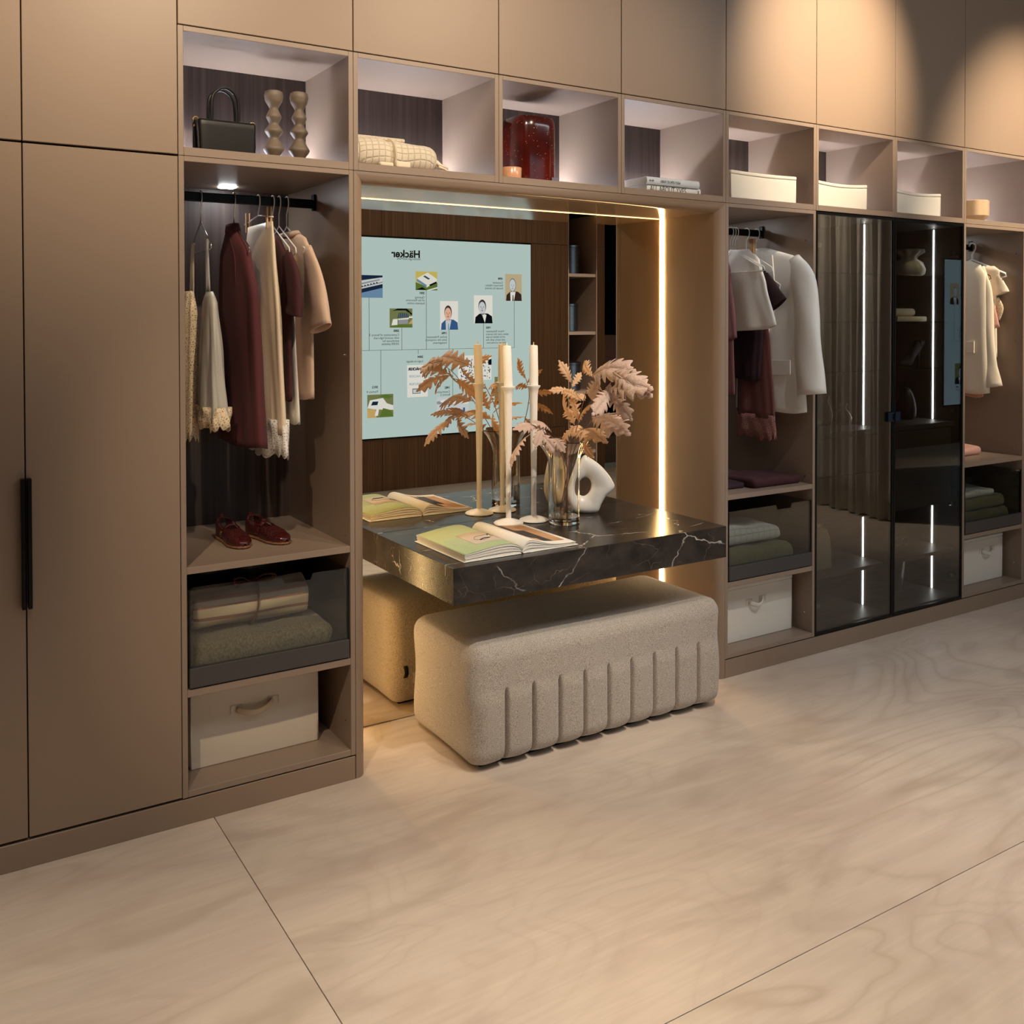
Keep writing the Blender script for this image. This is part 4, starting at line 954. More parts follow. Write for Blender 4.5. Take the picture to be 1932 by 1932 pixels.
obj('dress_body', loft([(1.972, 0.270, 0.345, 0.012, 0.045), (1.93, 0.272, 0.335, 0.024, 0.085), (1.88, 0.274, 0.325, 0.028, 0.150), (1.72, 0.277, 0.305, 0.032, 0.205, 0.004), (1.45, 0.280, 0.290, 0.036, 0.225, 0.008), (1.195, 0.284, 0.280, 0.040, 0.240, 0.009)], 72, 34, rip=4, ph=0.7), 'burgundy', g, smooth=True, solid=0.004)
obj('stand_collar', loft([(1.985, 0.272, 0.350, 0.016, 0.052), (1.955, 0.272, 0.345, 0.020, 0.060)], 40, 4), 'burgundy', g, smooth=True, solid=0.004)
obj('shoulder_seam', MB().tube(bez([(0.248, 0.30, 1.93), (0.246, 0.235, 1.86), (0.244, 0.215, 1.76)], 5), 0.0022, 5), 'burgundy', g, smooth=True)
hanger('white clip hanger holding the cream satin skirt', 0.362, 0.33, 0.34, clip=True, apex=2.02)
g = garment('satin_skirt', 'cream satin skirt with white lace hem on wooden pegs', 'skirt', (0.362, 0.30, 1.16), GA)
obj('skirt_body', loft([(1.985, 0.362, 0.315, 0.007, 0.145), (1.90, 0.362, 0.310, 0.016, 0.155), (1.6, 0.366, 0.295, 0.026, 0.175, 0.006), (1.23, 0.372, 0.285, 0.030, 0.195, 0.008)], 64, 30, rip=5, ph=1.3), 'cream_satin', g, smooth=True, solid=0.003)
obj('lace_hem', lacehem([(1.285, 0.372, 0.285, 0.031, 0.197, 0.008), (1.165, 0.374, 0.283, 0.033, 0.205, 0.009)], 64, 5, 0.018, 13, rip=5, ph=1.3), 'lace_white', g, smooth=True, solid=0.002)
hanger('white hanger with burgundy dark knit top', 0.416, 0.33, 0.36)
g = garment('knit_top', 'dark burgundy short sleeved knit top with ruffled cuff', 'top', (0.416, 0.32, 1.34), GA)
obj('top_body', loft([(1.95, 0.414, 0.345, 0.010, 0.06), (1.92, 0.415, 0.34, 0.016, 0.10), (1.86, 0.416, 0.33, 0.018, 0.160), (1.7, 0.417, 0.32, 0.016, 0.170, 0.002), (1.345, 0.418, 0.315, 0.016, 0.172, 0.003)], 60, 26, rip=4, ph=0.2), 'burgundy_knit', g, smooth=True, solid=0.004)
obj('short_sleeve', sleeve([(0.416, 0.175, 1.87), (0.420, 0.130, 1.80), (0.421, 0.105, 1.70), (0.420, 0.110, 1.655)], [0.028, 0.042, 0.050, 0.056], (0.42, 1)), 'burgundy_knit', g, smooth=True, solid=0.004)
hanger('white hanger with off-white trousers behind the knit top', 0.440, 0.33, 0.36)
g = garment('folded_trousers', 'off-white trousers folded over a hanger below the knit top', 'trousers', (0.444, 0.31, 1.26), GA)
obj('trouser_leg', loft([(1.874, 0.446, 0.32, 0.004, 0.11), (1.6, 0.448, 0.285, 0.006, 0.10, 0.001), (1.262, 0.450, 0.225, 0.009, 0.078, 0.002)], 44, 20, rip=3), 'off_white', g, smooth=True, solid=0.003)
obj('trouser_leg', loft([(1.872, 0.456, 0.35, 0.003, 0.08), (1.6, 0.456, 0.36, 0.004, 0.07, 0.001), (1.275, 0.456, 0.375, 0.006, 0.06, 0.001)], 44, 20, rip=3, ph=1), 'off_white', g, smooth=True, solid=0.003)
hanger('rightmost white hanger in the left wardrobe, with beige T-shirt', 0.470, 0.33, 0.38)
g = garment('beige_tshirt', 'beige T-shirt with wide sleeve at the front of the rail', 'T-shirt', (0.475, 0.30, 1.35), GA)
obj('shirt_body', loft([(1.955, 0.476, 0.33, 0.010, 0.10), (1.925, 0.479, 0.315, 0.017, 0.165), (1.86, 0.482, 0.305, 0.019, 0.195), (1.65, 0.484, 0.295, 0.015, 0.190, 0.003), (1.352, 0.487, 0.290, 0.017, 0.185, 0.003)], 64, 26, rip=3), 'beige_jersey', g, smooth=True, solid=0.004)
obj('front_sleeve', sleeve([(0.480, 0.145, 1.885), (0.486, 0.095, 1.80), (0.489, 0.060, 1.70), (0.491, 0.035, 1.605)], [0.034, 0.050, 0.064, 0.074], (0.36, 1)), 'beige_jersey', g, smooth=True, solid=0.004)
obj('collar_rib', loft([(1.962, 0.475, 0.315, 0.015, 0.085), (1.946, 0.475, 0.312, 0.019, 0.102)], 40, 3), 'beige_jersey', g, smooth=True, solid=0.004)

# --- wardrobe right of the vanity
GB = 'clothes in the wardrobe right of the vanity'
for k, xx in enumerate((2.758, 2.775, 2.792)):
    hanger(['foremost', 'middle', 'rear'][k]+' of three clustered white hangers by the vanity post', xx, 0.33, 0.38, group='clustered white hangers')
g = garment('mauve_top', 'dusty mauve top hanging right behind the vanity post', 'top', (2.758, 0.32, 1.25), GB)
obj('top_body', loft([(1.94, 2.756, 0.40, 0.008, 0.05), (1.88, 2.756, 0.41, 0.014, 0.08), (1.60, 2.757, 0.40, 0.018, 0.105, 0.003), (1.54, 2.757, 0.40, 0.019, 0.11, 0.003)], 50, 20), 'mauve_cloth', g, smooth=True, solid=0.003)
obj('trouser_leg', loft([(1.56, 2.757, 0.40, 0.012, 0.09), (1.255, 2.757, 0.40, 0.013, 0.10, 0.002)], 40, 12), 'rose_satin', g, smooth=True, solid=0.003)
g = garment('white_blouse', 'white cropped shirt with wide hem on a clip hanger', 'blouse', (2.80, 0.28, 1.56), GB)
mb = loft([(1.985, 2.800, 0.315, 0.008, 0.07), (1.93, 2.806, 0.30, 0.014, 0.115), (1.80, 2.812, 0.285, 0.018, 0.140, 0.003), (1.60, 2.820, 0.265, 0.022, 0.175, 0.004)], 60, 22, rip=4)
mb.v = [(x, y, z-0.25*(y-0.11)*max(0, (1.95-z)/0.4)*0.55) for x, y, z in mb.v]
obj('blouse_body', mb, 'off_white', g, smooth=True, solid=0.003)
obj('clip', MB().box(2.799, 0.215, 1.945, 2.806, 0.245, 2.035).box(2.817, 0.222, 1.955, 2.823, 0.240, 2.035), 'peg_wood', g, bevel=0.001)
hanger('white hanger with plum jacket sleeve in the middle', 2.868, 0.33, 0.34, group='clustered white hangers')
g = garment('plum_jacket', 'plum jacket with stiff flared sleeve beside the white blazer', 'jacket', (2.868, 0.32, 1.33), GB)
obj('jacket_body', loft([(1.93, 2.862, 0.345, 0.008, 0.06), (1.86, 2.864, 0.34, 0.016, 0.13), (1.6, 2.866, 0.335, 0.015, 0.12, 0.003), (1.33, 2.868, 0.34, 0.016, 0.10, 0.004)], 50, 20), 'plum', g, smooth=True, solid=0.003)
obj('flared_sleeve', sleeve([(2.868, 0.265, 1.895), (2.870, 0.215, 1.84), (2.872, 0.165, 1.77), (2.873, 0.122, 1.705)], [0.018, 0.035, 0.048, 0.058], (0.30, 1)), 'plum', g, smooth=True, solid=0.003)
g = garment('rose_camisole', 'rose satin camisole dress with lace hem, low on the rail', 'dress', (2.845, 0.30, 1.03), GB)
obj('dress_body', loft([(1.72, 2.892, 0.32, 0.006, 0.09), (1.5, 2.892, 0.30, 0.007, 0.11, 0.002), (1.15, 2.890, 0.285, 0.010, 0.125, 0.003)], 56, 22, rip=5), 'rose_satin', g, smooth=True, solid=0.003)
obj('lace_hem', lacehem([(1.16, 2.890, 0.285, 0.011, 0.127, 0.003), (1.055, 2.890, 0.283, 0.013, 0.132, 0.004)], 60, 5, 0.02, 12, rip=5), 'lace_rose', g, smooth=True, solid=0.002)
for yy in (0.25, 0.37): obj('strap', MB().tube([(2.892, yy, 1.71), (2.888, yy, 1.90)], 0.0022, 6), 'rose_satin', g)
hanger('single white hanger inside the white blazer', 2.940, 0.33, 0.40, r=0.003)
g = garment('white_blazer', 'white tailored blazer with long sleeve hanging out of the bay', 'blazer', (2.935, 0.22, 1.18), GB)
mb = loft([(1.995, 2.930, 0.33, 0.014, 0.07), (1.97, 2.932, 0.30, 0.022, 0.13), (1.935, 2.934, 0.26, 0.026, 0.205), (1.86, 2.935, 0.245, 0.030, 0.215), (1.6, 2.934, 0.235, 0.028, 0.205, 0.003), (1.4, 2.932, 0.232, 0.030, 0.215, 0.004), (1.182, 2.936, 0.228, 0.030, 0.228, 0.004)], 72, 34, rip=3, sq=2.8)
obj('jacket_body', mb, 'blazer_white', g, smooth=True, solid=0.005)
obj('long_sleeve', sleeve([(2.938, 0.090, 1.925), (2.938, 0.030, 1.83), (2.938, 0.004, 1.65), (2.936, -0.010, 1.45), (2.934, -0.030, 1.275)], [0.045, 0.068, 0.072, 0.076, 0.082], (0.52, 1)), 'blazer_white', g, smooth=True, solid=0.004)
lap = [(0.262, 1.985), (0.185, 1.955), (0.172, 1.83), (0.132, 1.806), (0.165, 1.70), (0.215, 1.55), (0.27, 1.50), (0.30, 1.75)]
obj('lapel', MB().prism(lap, 'x', 2.8965, 2.9040), 'blazer_white', g, bevel=0.0015)
obj('pocket_flap', MB().prism([(0.190, 1.434), (0.066, 1.438), (0.066, 1.369), (0.074, 1.364), (0.182, 1.360), (0.190, 1.366)], 'x', 2.895, 2.9005), 'blazer_white', g, bevel=0.0012)

# --- right edge wardrobe
GC = 'clothes in the wardrobe at the right edge'
hanger('black hook hanger with cream coat at the right edge', 4.690, 0.33, 0.36, 'black_metal', group='hangers at the right edge')
hanger('wide white hanger poking out beside the cream coat', 4.748, 0.30, 0.42, r=0.0055, apex=1.998, group='hangers at the right edge')
g = garment('cream_coat', 'long cream coat with loose sleeve at the right edge', 'coat', (4.685, 0.30, 1.18), GC)
obj('coat_body', loft([(1.985, 4.682, 0.33, 0.014, 0.06), (1.965, 4.682, 0.31, 0.022, 0.10), (1.90, 4.680, 0.305, 0.026, 0.135), (1.6, 4.680, 0.305, 0.026, 0.145, 0.003), (1.195, 4.678, 0.305, 0.029, 0.165, 0.004)], 64, 30, rip=3), 'coat_cream', g, smooth=True, solid=0.005)
obj('coat_sleeve', sleeve([(4.688, 0.215, 1.945), (4.690, 0.180, 1.80), (4.690, 0.165, 1.55), (4.688, 0.150, 1.36), (4.686, 0.130, 1.235)], [0.030, 0.040, 0.042, 0.046, 0.062], (0.42, 1)), 'coat_cream', g, smooth=True, solid=0.004)
obj('pocket_flap', MB().prism([(0.285, 1.50), (0.22, 1.505), (0.22, 1.435), (0.265, 1.435)], 'x', 4.645, 4.652), 'coat_cream', g, bevel=0.001)
g = garment('cap_sleeve_blouse', 'small cream top with cap sleeve and lace cuff on wide hanger', 'top', (4.745, 0.22, 1.40), GC)
obj('top_body', loft([(1.952, 4.745, 0.24, 0.010, 0.08), (1.92, 4.745, 0.225, 0.014, 0.105), (1.75, 4.745, 0.235, 0.013, 0.09), (1.405, 4.745, 0.235, 0.014, 0.095, 0.003)], 50, 20), 'coat_cream', g, smooth=True, solid=0.003)
obj('cap_sleeve', sleeve([(4.745, 0.150, 1.90), (4.747, 0.125, 1.83), (4.748, 0.110, 1.785)], [0.025, 0.035, 0.046], (0.35, 1)), 'coat_cream', g, smooth=True, solid=0.003)
obj('lace_cuff', sleeve([(4.752, 0.150, 1.76), (4.752, 0.132, 1.70), (4.752, 0.140, 1.63)], [0.020, 0.028, 0.014], (0.35, 1)), 'lace_cream', g, smooth=True, solid=0.002)
g = garment('blush_top', 'blush pink top with flared sleeve between coat and cream top', 'top', (4.722, 0.24, 1.16), GC)
obj('top_body', loft([(1.94, 4.722, 0.28, 0.005, 0.06), (1.85, 4.722, 0.28, 0.007, 0.09), (1.168, 4.722, 0.30, 0.008, 0.09, 0.002)], 44, 18), 'blush', g, smooth=True, solid=0.003)
obj('flared_sleeve', sleeve([(4.722, 0.215, 1.85), (4.722, 0.180, 1.72), (4.722, 0.148, 1.58)], [0.022, 0.034, 0.042], (0.22, 1)), 'blush', g, smooth=True, solid=0.003)
# ------------------------------------------------------------------ folded textiles, boxes, shoes in the wardrobes
def shelf_box(lab, x0, x1, y0, y1, z1, mat, hm, hx): 
    return fabric_box(lab, x0, x1, y0, y1, 0.1085, z1, mat, 'fabric boxes on the wardrobe bottoms', 0.0, (hx[0], hx[1], 0.285, 0.024, hm), 0.02)
cloth('strap_tan', lin(206, 182, 150), 0.2)
shelf_box('cream fabric box under the glass drawer, left wardrobe', 0.060, 0.512, 0.140, 0.55, 0.385, 'canvas_cream', 'strap_tan', (0.215, 0.345))
shelf_box('white fabric box under the glass drawer, right of the vanity', 2.500, 2.950, 0.100, 0.50, 0.378, 'canvas_white', 'canvas_white', (2.655, 2.745))
shelf_box('white fabric box with knotted handle at right edge', 4.330, 4.752, 0.100, 0.50, 0.372, 'canvas_white', 'canvas_white', (4.545, 4.645))

def stripe_mat():
    t = NT('striped_wool'); v = t.coords(); sp = t.add('SeparateXYZ'); t.link(v, sp.inputs[0])
    at = t.add('Math', operation='ARCTAN2'); t.link(sp.outputs[2], at.inputs[0]); t.link(sp.outputs[1], at.inputs[1])
    mr = t.add('MapRange'); mr.inputs[1].default_value = -PI; mr.inputs[2].default_value = PI; t.link(at.outputs[0], mr.inputs[0])
    r = t.add('ValToRGB'); t.link(mr.outputs[0], r.inputs[0]); r.color_ramp.interpolation = 'CONSTANT'
    cols = [(0.0, lin(214, 194, 160)), (0.04, lin(158, 112, 92)), (0.07, lin(214, 194, 160)), (0.12, lin(176, 160, 146)), (0.5, lin(184, 170, 154)), (0.82, lin(168, 152, 138)), (0.885, lin(154, 106, 88)), (0.915, lin(186, 168, 148)), (0.955, lin(160, 114, 94)), (0.97, lin(214, 194, 160))]
    e = r.color_ramp.elements
    while len(e) < len(cols): e.new(0.5)
    for i, (p, c) in enumerate(cols): e[i].position = p; e[i].color = c
    n = t.add('TexNoise', Scale=420.0); t.link(v, n.inputs['Vector'])
    c = t.mix(0.18, r.outputs[0], n.outputs[0], 'SOFT_LIGHT'); t.pbr(c, 0.9, Sheen_Weight=0.3, Normal=t.bump(n.outputs[0], 0.6, 0.002)); MATS['striped_wool'] = t.m
stripe_mat()
def knit_mat(name, col, s=160):
    t = NT(name); v = t.coords((s, s, s*0.7)); vo = t.add('TexVoronoi', Scale=1.0); t.link(v, vo.inputs['Vector'])
    c = t.ramp(vo.outputs['Distance'], [(0.0, tuple(min(1, x*1.2) for x in col[:3])+(1,)), (0.8, tuple(x*0.6 for x in col[:3])+(1,))])
    t.pbr(c, 0.95, Sheen_Weight=0.3, Normal=t.bump(vo.outputs['Distance'], -0.9, 0.004)); MATS[name] = t.m
knit_mat('olive_knit', lin(150, 140, 112)); knit_mat('olive_dark', lin(122, 116, 78), 220); quilt_mat('quilt_grey', lin(196, 196, 186), 26)
plain('ribbon_brown', lin(128, 76, 62), 0.6)
def fold(p0, p1, lab, mat, name, group, r, dz=0.0, cat='blanket', seed=1):
    x0, y0, z0 = p0; x1, y1, z1 = p1
    def d(p, n):
        k = 0.004*math.sin(p.x*31+seed)+0.003*math.sin(p.y*25+seed*2)
        return Vector((p.x+0.004*math.sin(p.z*60+seed), p.y, z0 if p.z < z0+0.002 else p.z+(k if n.z > 0.2 else 0)+dz*(p.x-x0)/(x1-x0)*(p.z-z0)/(z1-z0)))
    return single(name, rbox(x0, y0, z0, x1, y1, z1, r, 20, 12, 5, d), mat, lab, cat, group, smooth=True)
# drawer in left wardrobe
fold((0.055, 0.05, 0.4622), (0.545, 0.36, 0.565), 'folded olive knit blanket under the striped roll in drawer', 'olive_knit', 'folded_blanket', 'textiles in the glass drawers', 0.045, 0.0)
rt = thing('striped_roll', 'rolled striped wool blanket tied with a brown ribbon', 'blanket', (0.265, 0.19, 0.644), 'textiles in the glass drawers')
def rollf(u, v):
    a = 2*PI*u; x = lerp(0.070, 0.470, v); r = 0.066+0.003*math.sin(5*a+v*7)
    if v < 0.03: r -= 0.006*(0.03-v)/0.03
    return (x, 0.19+r*1.08*math.cos(a), 0.644+r*math.sin(a))
obj('roll', MB().grid(rollf, 48, 24, cu=True), 'striped_wool', rt, smooth=True, solid=0.004)
for xe in (0.072, 0.468):
    sp = [(xe+0.0002*k*(1 if xe < 0.2 else -1), 0.19+(0.062-0.0009*k)*math.cos(k*0.35), 0.644+(0.060-0.0009*k)*math.sin(k*0.35)) for k in range(62)]
    obj('roll_spiral', MB().tube(sp, 0.0055, 6), 'striped_wool', rt, smooth=True)
obj('ribbon', MB().tube([(0.285+0.010*math.sin(a), 0.19+0.0745*math.cos(a), 0.644+0.069*math.sin(a)) for a in [2*PI*k/36 for k in range(36)]], 0.0014, 8, closed=True, flat=(12, 1)), 'ribbon_brown', rt, smooth=True)
for s, l in ((-1, 0.060), (1, 0.085)):
    obj('bow_loop', MB().tube(bez([(0.275, 0.175, 0.710), (0.275+s*l*0.5, 0.165, 0.734), (0.275+s*l, 0.160, 0.732), (0.275+s*l*0.8, 0.165, 0.716), (0.280, 0.17, 0.713)], 6), 0.0022, 8, flat=(5, 1)), 'ribbon_brown', rt, smooth=True)
    obj('bow_tail', MB().tube(bez([(0.275, 0.165, 0.713), (0.275+s*0.03, 0.14, 0.716), (0.275+s*0.065, 0.118, 0.726+0.01*s)], 6), 0.0018, 8, flat=(5, 1)), 'ribbon_brown', rt, smooth=True)
# drawer right of the vanity
fold((2.46, 0.05, 0.4622), (2.925, 0.36, 0.565), 'folded olive green blanket at the bottom of the drawer', 'olive_dark', 'folded_blanket', 'textiles in the glass drawers', 0.042, -0.01, seed=3)
fold((2.44, 0.07, 0.5720), (2.855, 0.32, 0.670), 'pale grey quilted blanket on top of the olive one', 'quilt_grey', 'quilted_blanket', 'textiles in the glass drawers', 0.035, -0.03, seed=4)
# drawer at right edge
fold((4.26, 0.06, 0.4622), (4.765, 0.36, 0.535), 'lowest olive folded blanket in the right edge drawer', 'olive_dark', 'folded_blanket', 'textiles in the glass drawers', 0.030, seed=5)
fold((4.26, 0.07, 0.5400), (4.735, 0.35, 0.605), 'upper olive folded blanket in the right edge drawer', 'olive_dark', 'folded_blanket', 'textiles in the glass drawers', 0.028, seed=6)
fold((4.26, 0.08, 0.6100), (4.640, 0.33, 0.650), 'pale folded towel on top in the right edge drawer', 'quilt_grey', 'folded_towel', 'textiles in the glass drawers', 0.018, seed=7, cat='towel')
# things lying on the shelves
fold((2.44, 0.10, 0.8352), (2.625, 0.36, 0.858), 'folded black satin garment at the back of the shelf', 'plum', 'folded_garment', 'folded garments on shelves', 0.010, seed=8, cat='clothes')
fold((2.64, 0.05, 0.8352), (2.965, 0.30, 0.880), 'folded dark burgundy garment on the shelf under the blazer', 'burgundy_knit', 'folded_garment', 'folded garments on shelves', 0.020, -0.004, seed=9, cat='clothes')
fold((4.40, 0.16, 0.8352), (4.645, 0.34, 0.885), 'small folded pink garment on the right edge shelf', 'blush', 'folded_garment', 'folded garments on shelves', 0.022, seed=10, cat='clothes')

# ------------------------------------------------------------------ woven mary jane shoes
def weave():
    t = NT('woven_red'); v = t.coords((150, 150, 150), (0.3, 0.2, 0.785)); ck = t.add('TexChecker', Scale=1.0); t.link(v, ck.inputs[0])
    ck.inputs['Color1'].default_value = lin(80, 25, 24); ck.inputs['Color2'].default_value = lin(44, 12, 13)
    t.pbr(ck.outputs[0], 0.45, Coat_Weight=0.1, Normal=t.bump(ck.outputs[1], 0.7, 0.002)); MATS['woven_red'] = t.m
weave()
plain('patent_red', lin(68, 19, 19), 0.18, Coat_Weight=0.6, var=0.05); plain('sole_tan', lin(150, 98, 70), 0.6); plain('sole_dark', lin(26, 18, 16), 0.6)
def shoe(lab, hx, hy, tx, ty, buckle_side):
    z = 0.8352; heel = Vector((hx, hy, 0)); toe = Vector((tx, ty, 0)); d = (toe-heel); L = d.length; d.normalize(); s = Vector((-d.y, d.x, 0))*1.0
    sh = thing('woven_shoe', lab, 'shoe', ((hx+tx)/2, (hy+ty)/2, z), 'pair of red woven shoes')
    wt = [(0, 0.018), (0.04, 0.027), (0.15, 0.032), (0.35, 0.031), (0.55, 0.036), (0.72, 0.041), (0.86, 0.035), (0.95, 0.022), (1.0, 0.004)]
    ht = [(0, 0.062), (0.06, 0.064), (0.2, 0.056), (0.4, 0.046), (0.55, 0.046), (0.7, 0.038), (0.85, 0.028), (0.95, 0.020), (1.0, 0.008)]
    def W_(t): return interp(wt, t)[0]
    def H_(t): return interp(ht, t)[0]
    def pos(t, w, h): p = heel+d*(t*L)+s*w; return (p.x, p.y, z+h)
    nu, nv = 25, 30
    def fn(u, v):
        a = (u-0.5)*PI; k = math.sin(a); c = max(0.0, math.cos(a)); t = v
        if t < 0.5: w = W_(t)*math.copysign(min(1, abs(k)**0.45), k)*(0.92+0.08*c)
        else: w = W_(t)*math.copysign(abs(k)**0.8, k)
        return pos(t, w, 0.010+H_(t)*c**0.6)
    def skip(i, j):
        t = (j+0.5)/(nv-1); u = abs((i+0.5)/(nu-1)-0.5)
        return (0.05 < t < 0.60) and u < 0.30*math.sin(PI*(t-0.05)/0.55)**0.5
    obj('woven_upper', MB().grid(fn, nu, nv, skip=skip), 'woven_red', sh, smooth=True, solid=0.002)
    ol = [(t/24, W_(t/24)+0.002) for t in range(25)]
    P2 = [heel+d*(t*L)+s*w for t, w in ol]+[heel+d*(t*L)-s*w for t, w in reversed(ol)]
    obj('sole', MB().prism([(p.x, p.y) for p in P2], 'z', z+0.004, z+0.011), 'sole_tan', sh)
    P3 = [heel+d*(t*L)+s*w*0.9 for t, w in ol if 0.02 < t < 0.96]+[heel+d*(t*L)-s*w*0.9 for t, w in reversed(ol) if 0.02 < t < 0.96]
    obj('outsole', MB().prism([(p.x, p.y) for p in P3], 'z', z, z+0.004), 'sole_dark', sh)
    obj('toe_cap', MB().grid(lambda u, v: pos(0.86+0.14*v, (W_(0.86+0.14*v)+0.0015)*math.sin((u-0.5)*PI), 0.0105+(H_(0.86+0.14*v)+0.001)*max(0, math.cos((u-0.5)*PI))**0.6), 17, 8), 'patent_red', sh, smooth=True, solid=0.001)
    rim = []
    for k in range(28):
        a = 2*PI*k/28; t = 0.325+0.275*math.cos(a); w = 0.95*W_(t)*math.sin(a)*0.92; rim.append(pos(t, w, 0.011+H_(t)*(0.97 if t < 0.3 else 0.9)))
    obj('trim', MB().tube(rim, 0.0022, 6, closed=True), 'patent_red', sh, smooth=True)
    st_ = [pos(0.42, 0.036*math.cos(a), 0.022+0.042*math.sin(a)) for a in [PI*k/12 for k in range(13)]]
    obj('strap', MB().tube(st_, 0.0016, 8, flat=(5, 1)), 'patent_red', sh, smooth=True)
    obj('heel_tab', MB().box(*[q for q in (hx-0.006, hy-0.004, z+0.066, hx+0.006, hy+0.001, z+0.084)]), 'patent_red', sh, bevel=0.001)
    bp_ = Vector(pos(0.42, buckle_side*0.038, 0.036))
    obj('buckle', MB().tube([bp_+Vector((0.0, 0.008*a, 0.008*b)) for a, b in ((-1, -1), (1, -1), (1, 1), (-1, 1))], 0.0016, 6, closed=True), 'gold', sh, smooth=True)
    obj('sock_lining', MB().prism([(p.x, p.y) for p in [heel+d*(t*L)+s*w*0.8 for t, w in ol if t < 0.7]+[heel+d*(t*L)-s*w*0.8 for t, w in reversed(ol) if t < 0.7]], 'z', z+0.011, z+0.014), 'sole_dark', sh)
shoe('left red woven shoe with strap and gold buckle', 0.238, 0.395, 0.252, 0.150, -1)
shoe('right red woven shoe, toe turned towards the vanity', 0.338, 0.375, 0.398, 0.135, 1)

# ------------------------------------------------------------------ things in the glass display cabinets
def gvase(x, y, lab, r, h):
    z = 1.0702
    single('glass_vase', MB().lathe([(r*0.5, z), (r*0.85, z+h*0.12), (r, z+h*0.35), (r*0.75, z+h*0.62), (r*0.32, z+h*0.78), (r*0.6, z+h), (r*0.56, z+h), (r*0.28, z+h*0.78), (r*0.7, z+h*0.6), (r*0.95, z+h*0.35), (r*0.8, z+h*0.13), (0.002, z+h*0.06)], x, y, 32), 'red_clear_glass', lab, 'vase', 'small red glass vases', smooth=True, auto=60, loc=(x, y, z))
gvase(3.535-0.02, 0.25, 'round red-brown glass vase on the dark drawer top, right one', 0.050, 0.115)
gvase(3.395, 0.27, 'taller red-brown glass vase half hidden by the blazer sleeve', 0.042, 0.165)
plain('cream_card', lin(214, 200, 168), 0.6)
cb = thing('cream_case', 'rounded cream case on the lower shelf of left glass cabinet', 'case', (3.18, 0.2, 0.3652))
obj('case_body', MB().prism([(3.10, 0.3654), (3.245, 0.3654), (3.243, 0.46), (3.232, 0.53), (3.210, 0.57), (3.18, 0.58), (3.10, 0.58)], 'y', 0.10, 0.30), 'cream_card', cb, bevel=0.003)
obj('case_lid', MB().prism([(3.10, 0.582), (3.192, 0.582), (3.178, 0.628), (3.10, 0.635)], 'y', 0.11, 0.29), 'cream_card', cb, bevel=0.002)
plain('ruffle_white', lin(222, 212, 190), 0.35, var=0.05, scale=60)
rz = 1.8712
single('ruffled_vase', MB().lathe([(0.060, rz), (0.085, rz+0.02), (0.090, rz+0.045), (0.075, rz+0.085), (0.045, rz+0.105), (0.052, rz+0.120), (0.082, rz+0.140), (0.078, rz+0.158), (0.040, rz+0.150), (0.030, rz+0.11)], 4.062, 0.25, 64, mod=lambda a, z: 1+(0.10*math.sin(9*a)*max(0, min(1, (z-rz-0.10)/0.04)))+0.025*math.cos(7*a)), 'ruffle_white', 'white ceramic vase with ruffled collar on top glass shelf', 'vase', smooth=True, loc=(4.062, 0.25, rz))
b1 = flat_book('hardcover_book', 'flat cream book on the middle glass shelf', 3.90, 4.160, 0.20, 0.38, 1.6242, 1.6520, 'cream_card', 'books in the glass cabinet')
plain('roll_paper', lin(214, 204, 184), 0.7)
single('paper_roll', MB().tube([(3.90, 0.25, 1.6525+0.0225), (4.095, 0.25, 1.6525+0.0225)], 0.022, 20), 'roll_paper', 'cream printed roll lying on the cream book', 'roll', smooth=True, auto=50)
plain('black_suede', lin(20, 17, 17), 0.75)
def pump(x, y, z):
    p = thing('high_heel', 'black high heeled pump on the lower glass shelf', 'shoe', (x, y, z))
    d = Vector((-0.86, -0.1, 0)).normalized(); s = Vector((-d.y, d.x, 0)); heel = Vector((x+0.10, y, 0)); L = 0.215
    wt = [(0, 0.012), (0.08, 0.026), (0.35, 0.026), (0.65, 0.037), (0.88, 0.028), (1.0, 0.006)]; zt = [(0, 0.092), (0.15, 0.088), (0.4, 0.050), (0.65, 0.012), (0.8, 0.003), (1.0, 0.003)]; hh = [(0, 0.055), (0.2, 0.05), (0.5, 0.035), (0.7, 0.034), (0.9, 0.024), (1.0, 0.006)]
    def fn(u, v):
        a = (u-0.5)*PI; q = heel+d*(v*L)+s*(interp(wt, v)[0]*math.sin(a)); return (q.x, q.y, z+interp(zt, v)[0]+0.002+interp(hh, v)[0]*max(0, math.cos(a))**0.6)
    obj('upper', MB().grid(fn, 17, 24, skip=lambda i, j: 2 < j < 13 and 5 < i < 10), 'black_suede', p, smooth=True, solid=0.003)
    def so(u, v): q = heel+d*(v*L)+s*(interp(wt, v)[0]*(u-0.5)*2); return (q.x, q.y, z+interp(zt, v)[0]+0.001)
    obj('sole', MB().grid(so, 7, 24), 'black_suede', p, smooth=True, solid=0.003)
    obj('heel', MB().tube([(heel.x-0.014, heel.y, z+0.094), (heel.x-0.006, heel.y, z+0.05), (heel.x-0.004, heel.y, z)], [0.020, 0.010, 0.006], 10), 'black_suede', p, smooth=True)
    for k in range(3): obj('rosette_petal', rbox(heel.x-0.03+0.018*k, y-0.035, z+0.10+0.012*(k % 2), heel.x+0.0+0.018*k, y+0.02, z+0.15, 0.012, 3, 3, 3), 'black_suede', p, smooth=True)
pump(4.075, 0.26, 1.3722)
plain('dark_glaze', lin(30, 18, 16), 0.35)
single('dark_bottle', MB().lathe([(0.040, 1.0702), (0.055, 1.09), (0.058, 1.13), (0.050, 1.18), (0.036, 1.225), (0.020, 1.247), (0.004, 1.252)], 4.045, 0.25, 32), 'dark_glaze', 'dark egg shaped vase on the right cabinet drawer top', 'vase', smooth=True, loc=(4.045, 0.25, 1.0702))
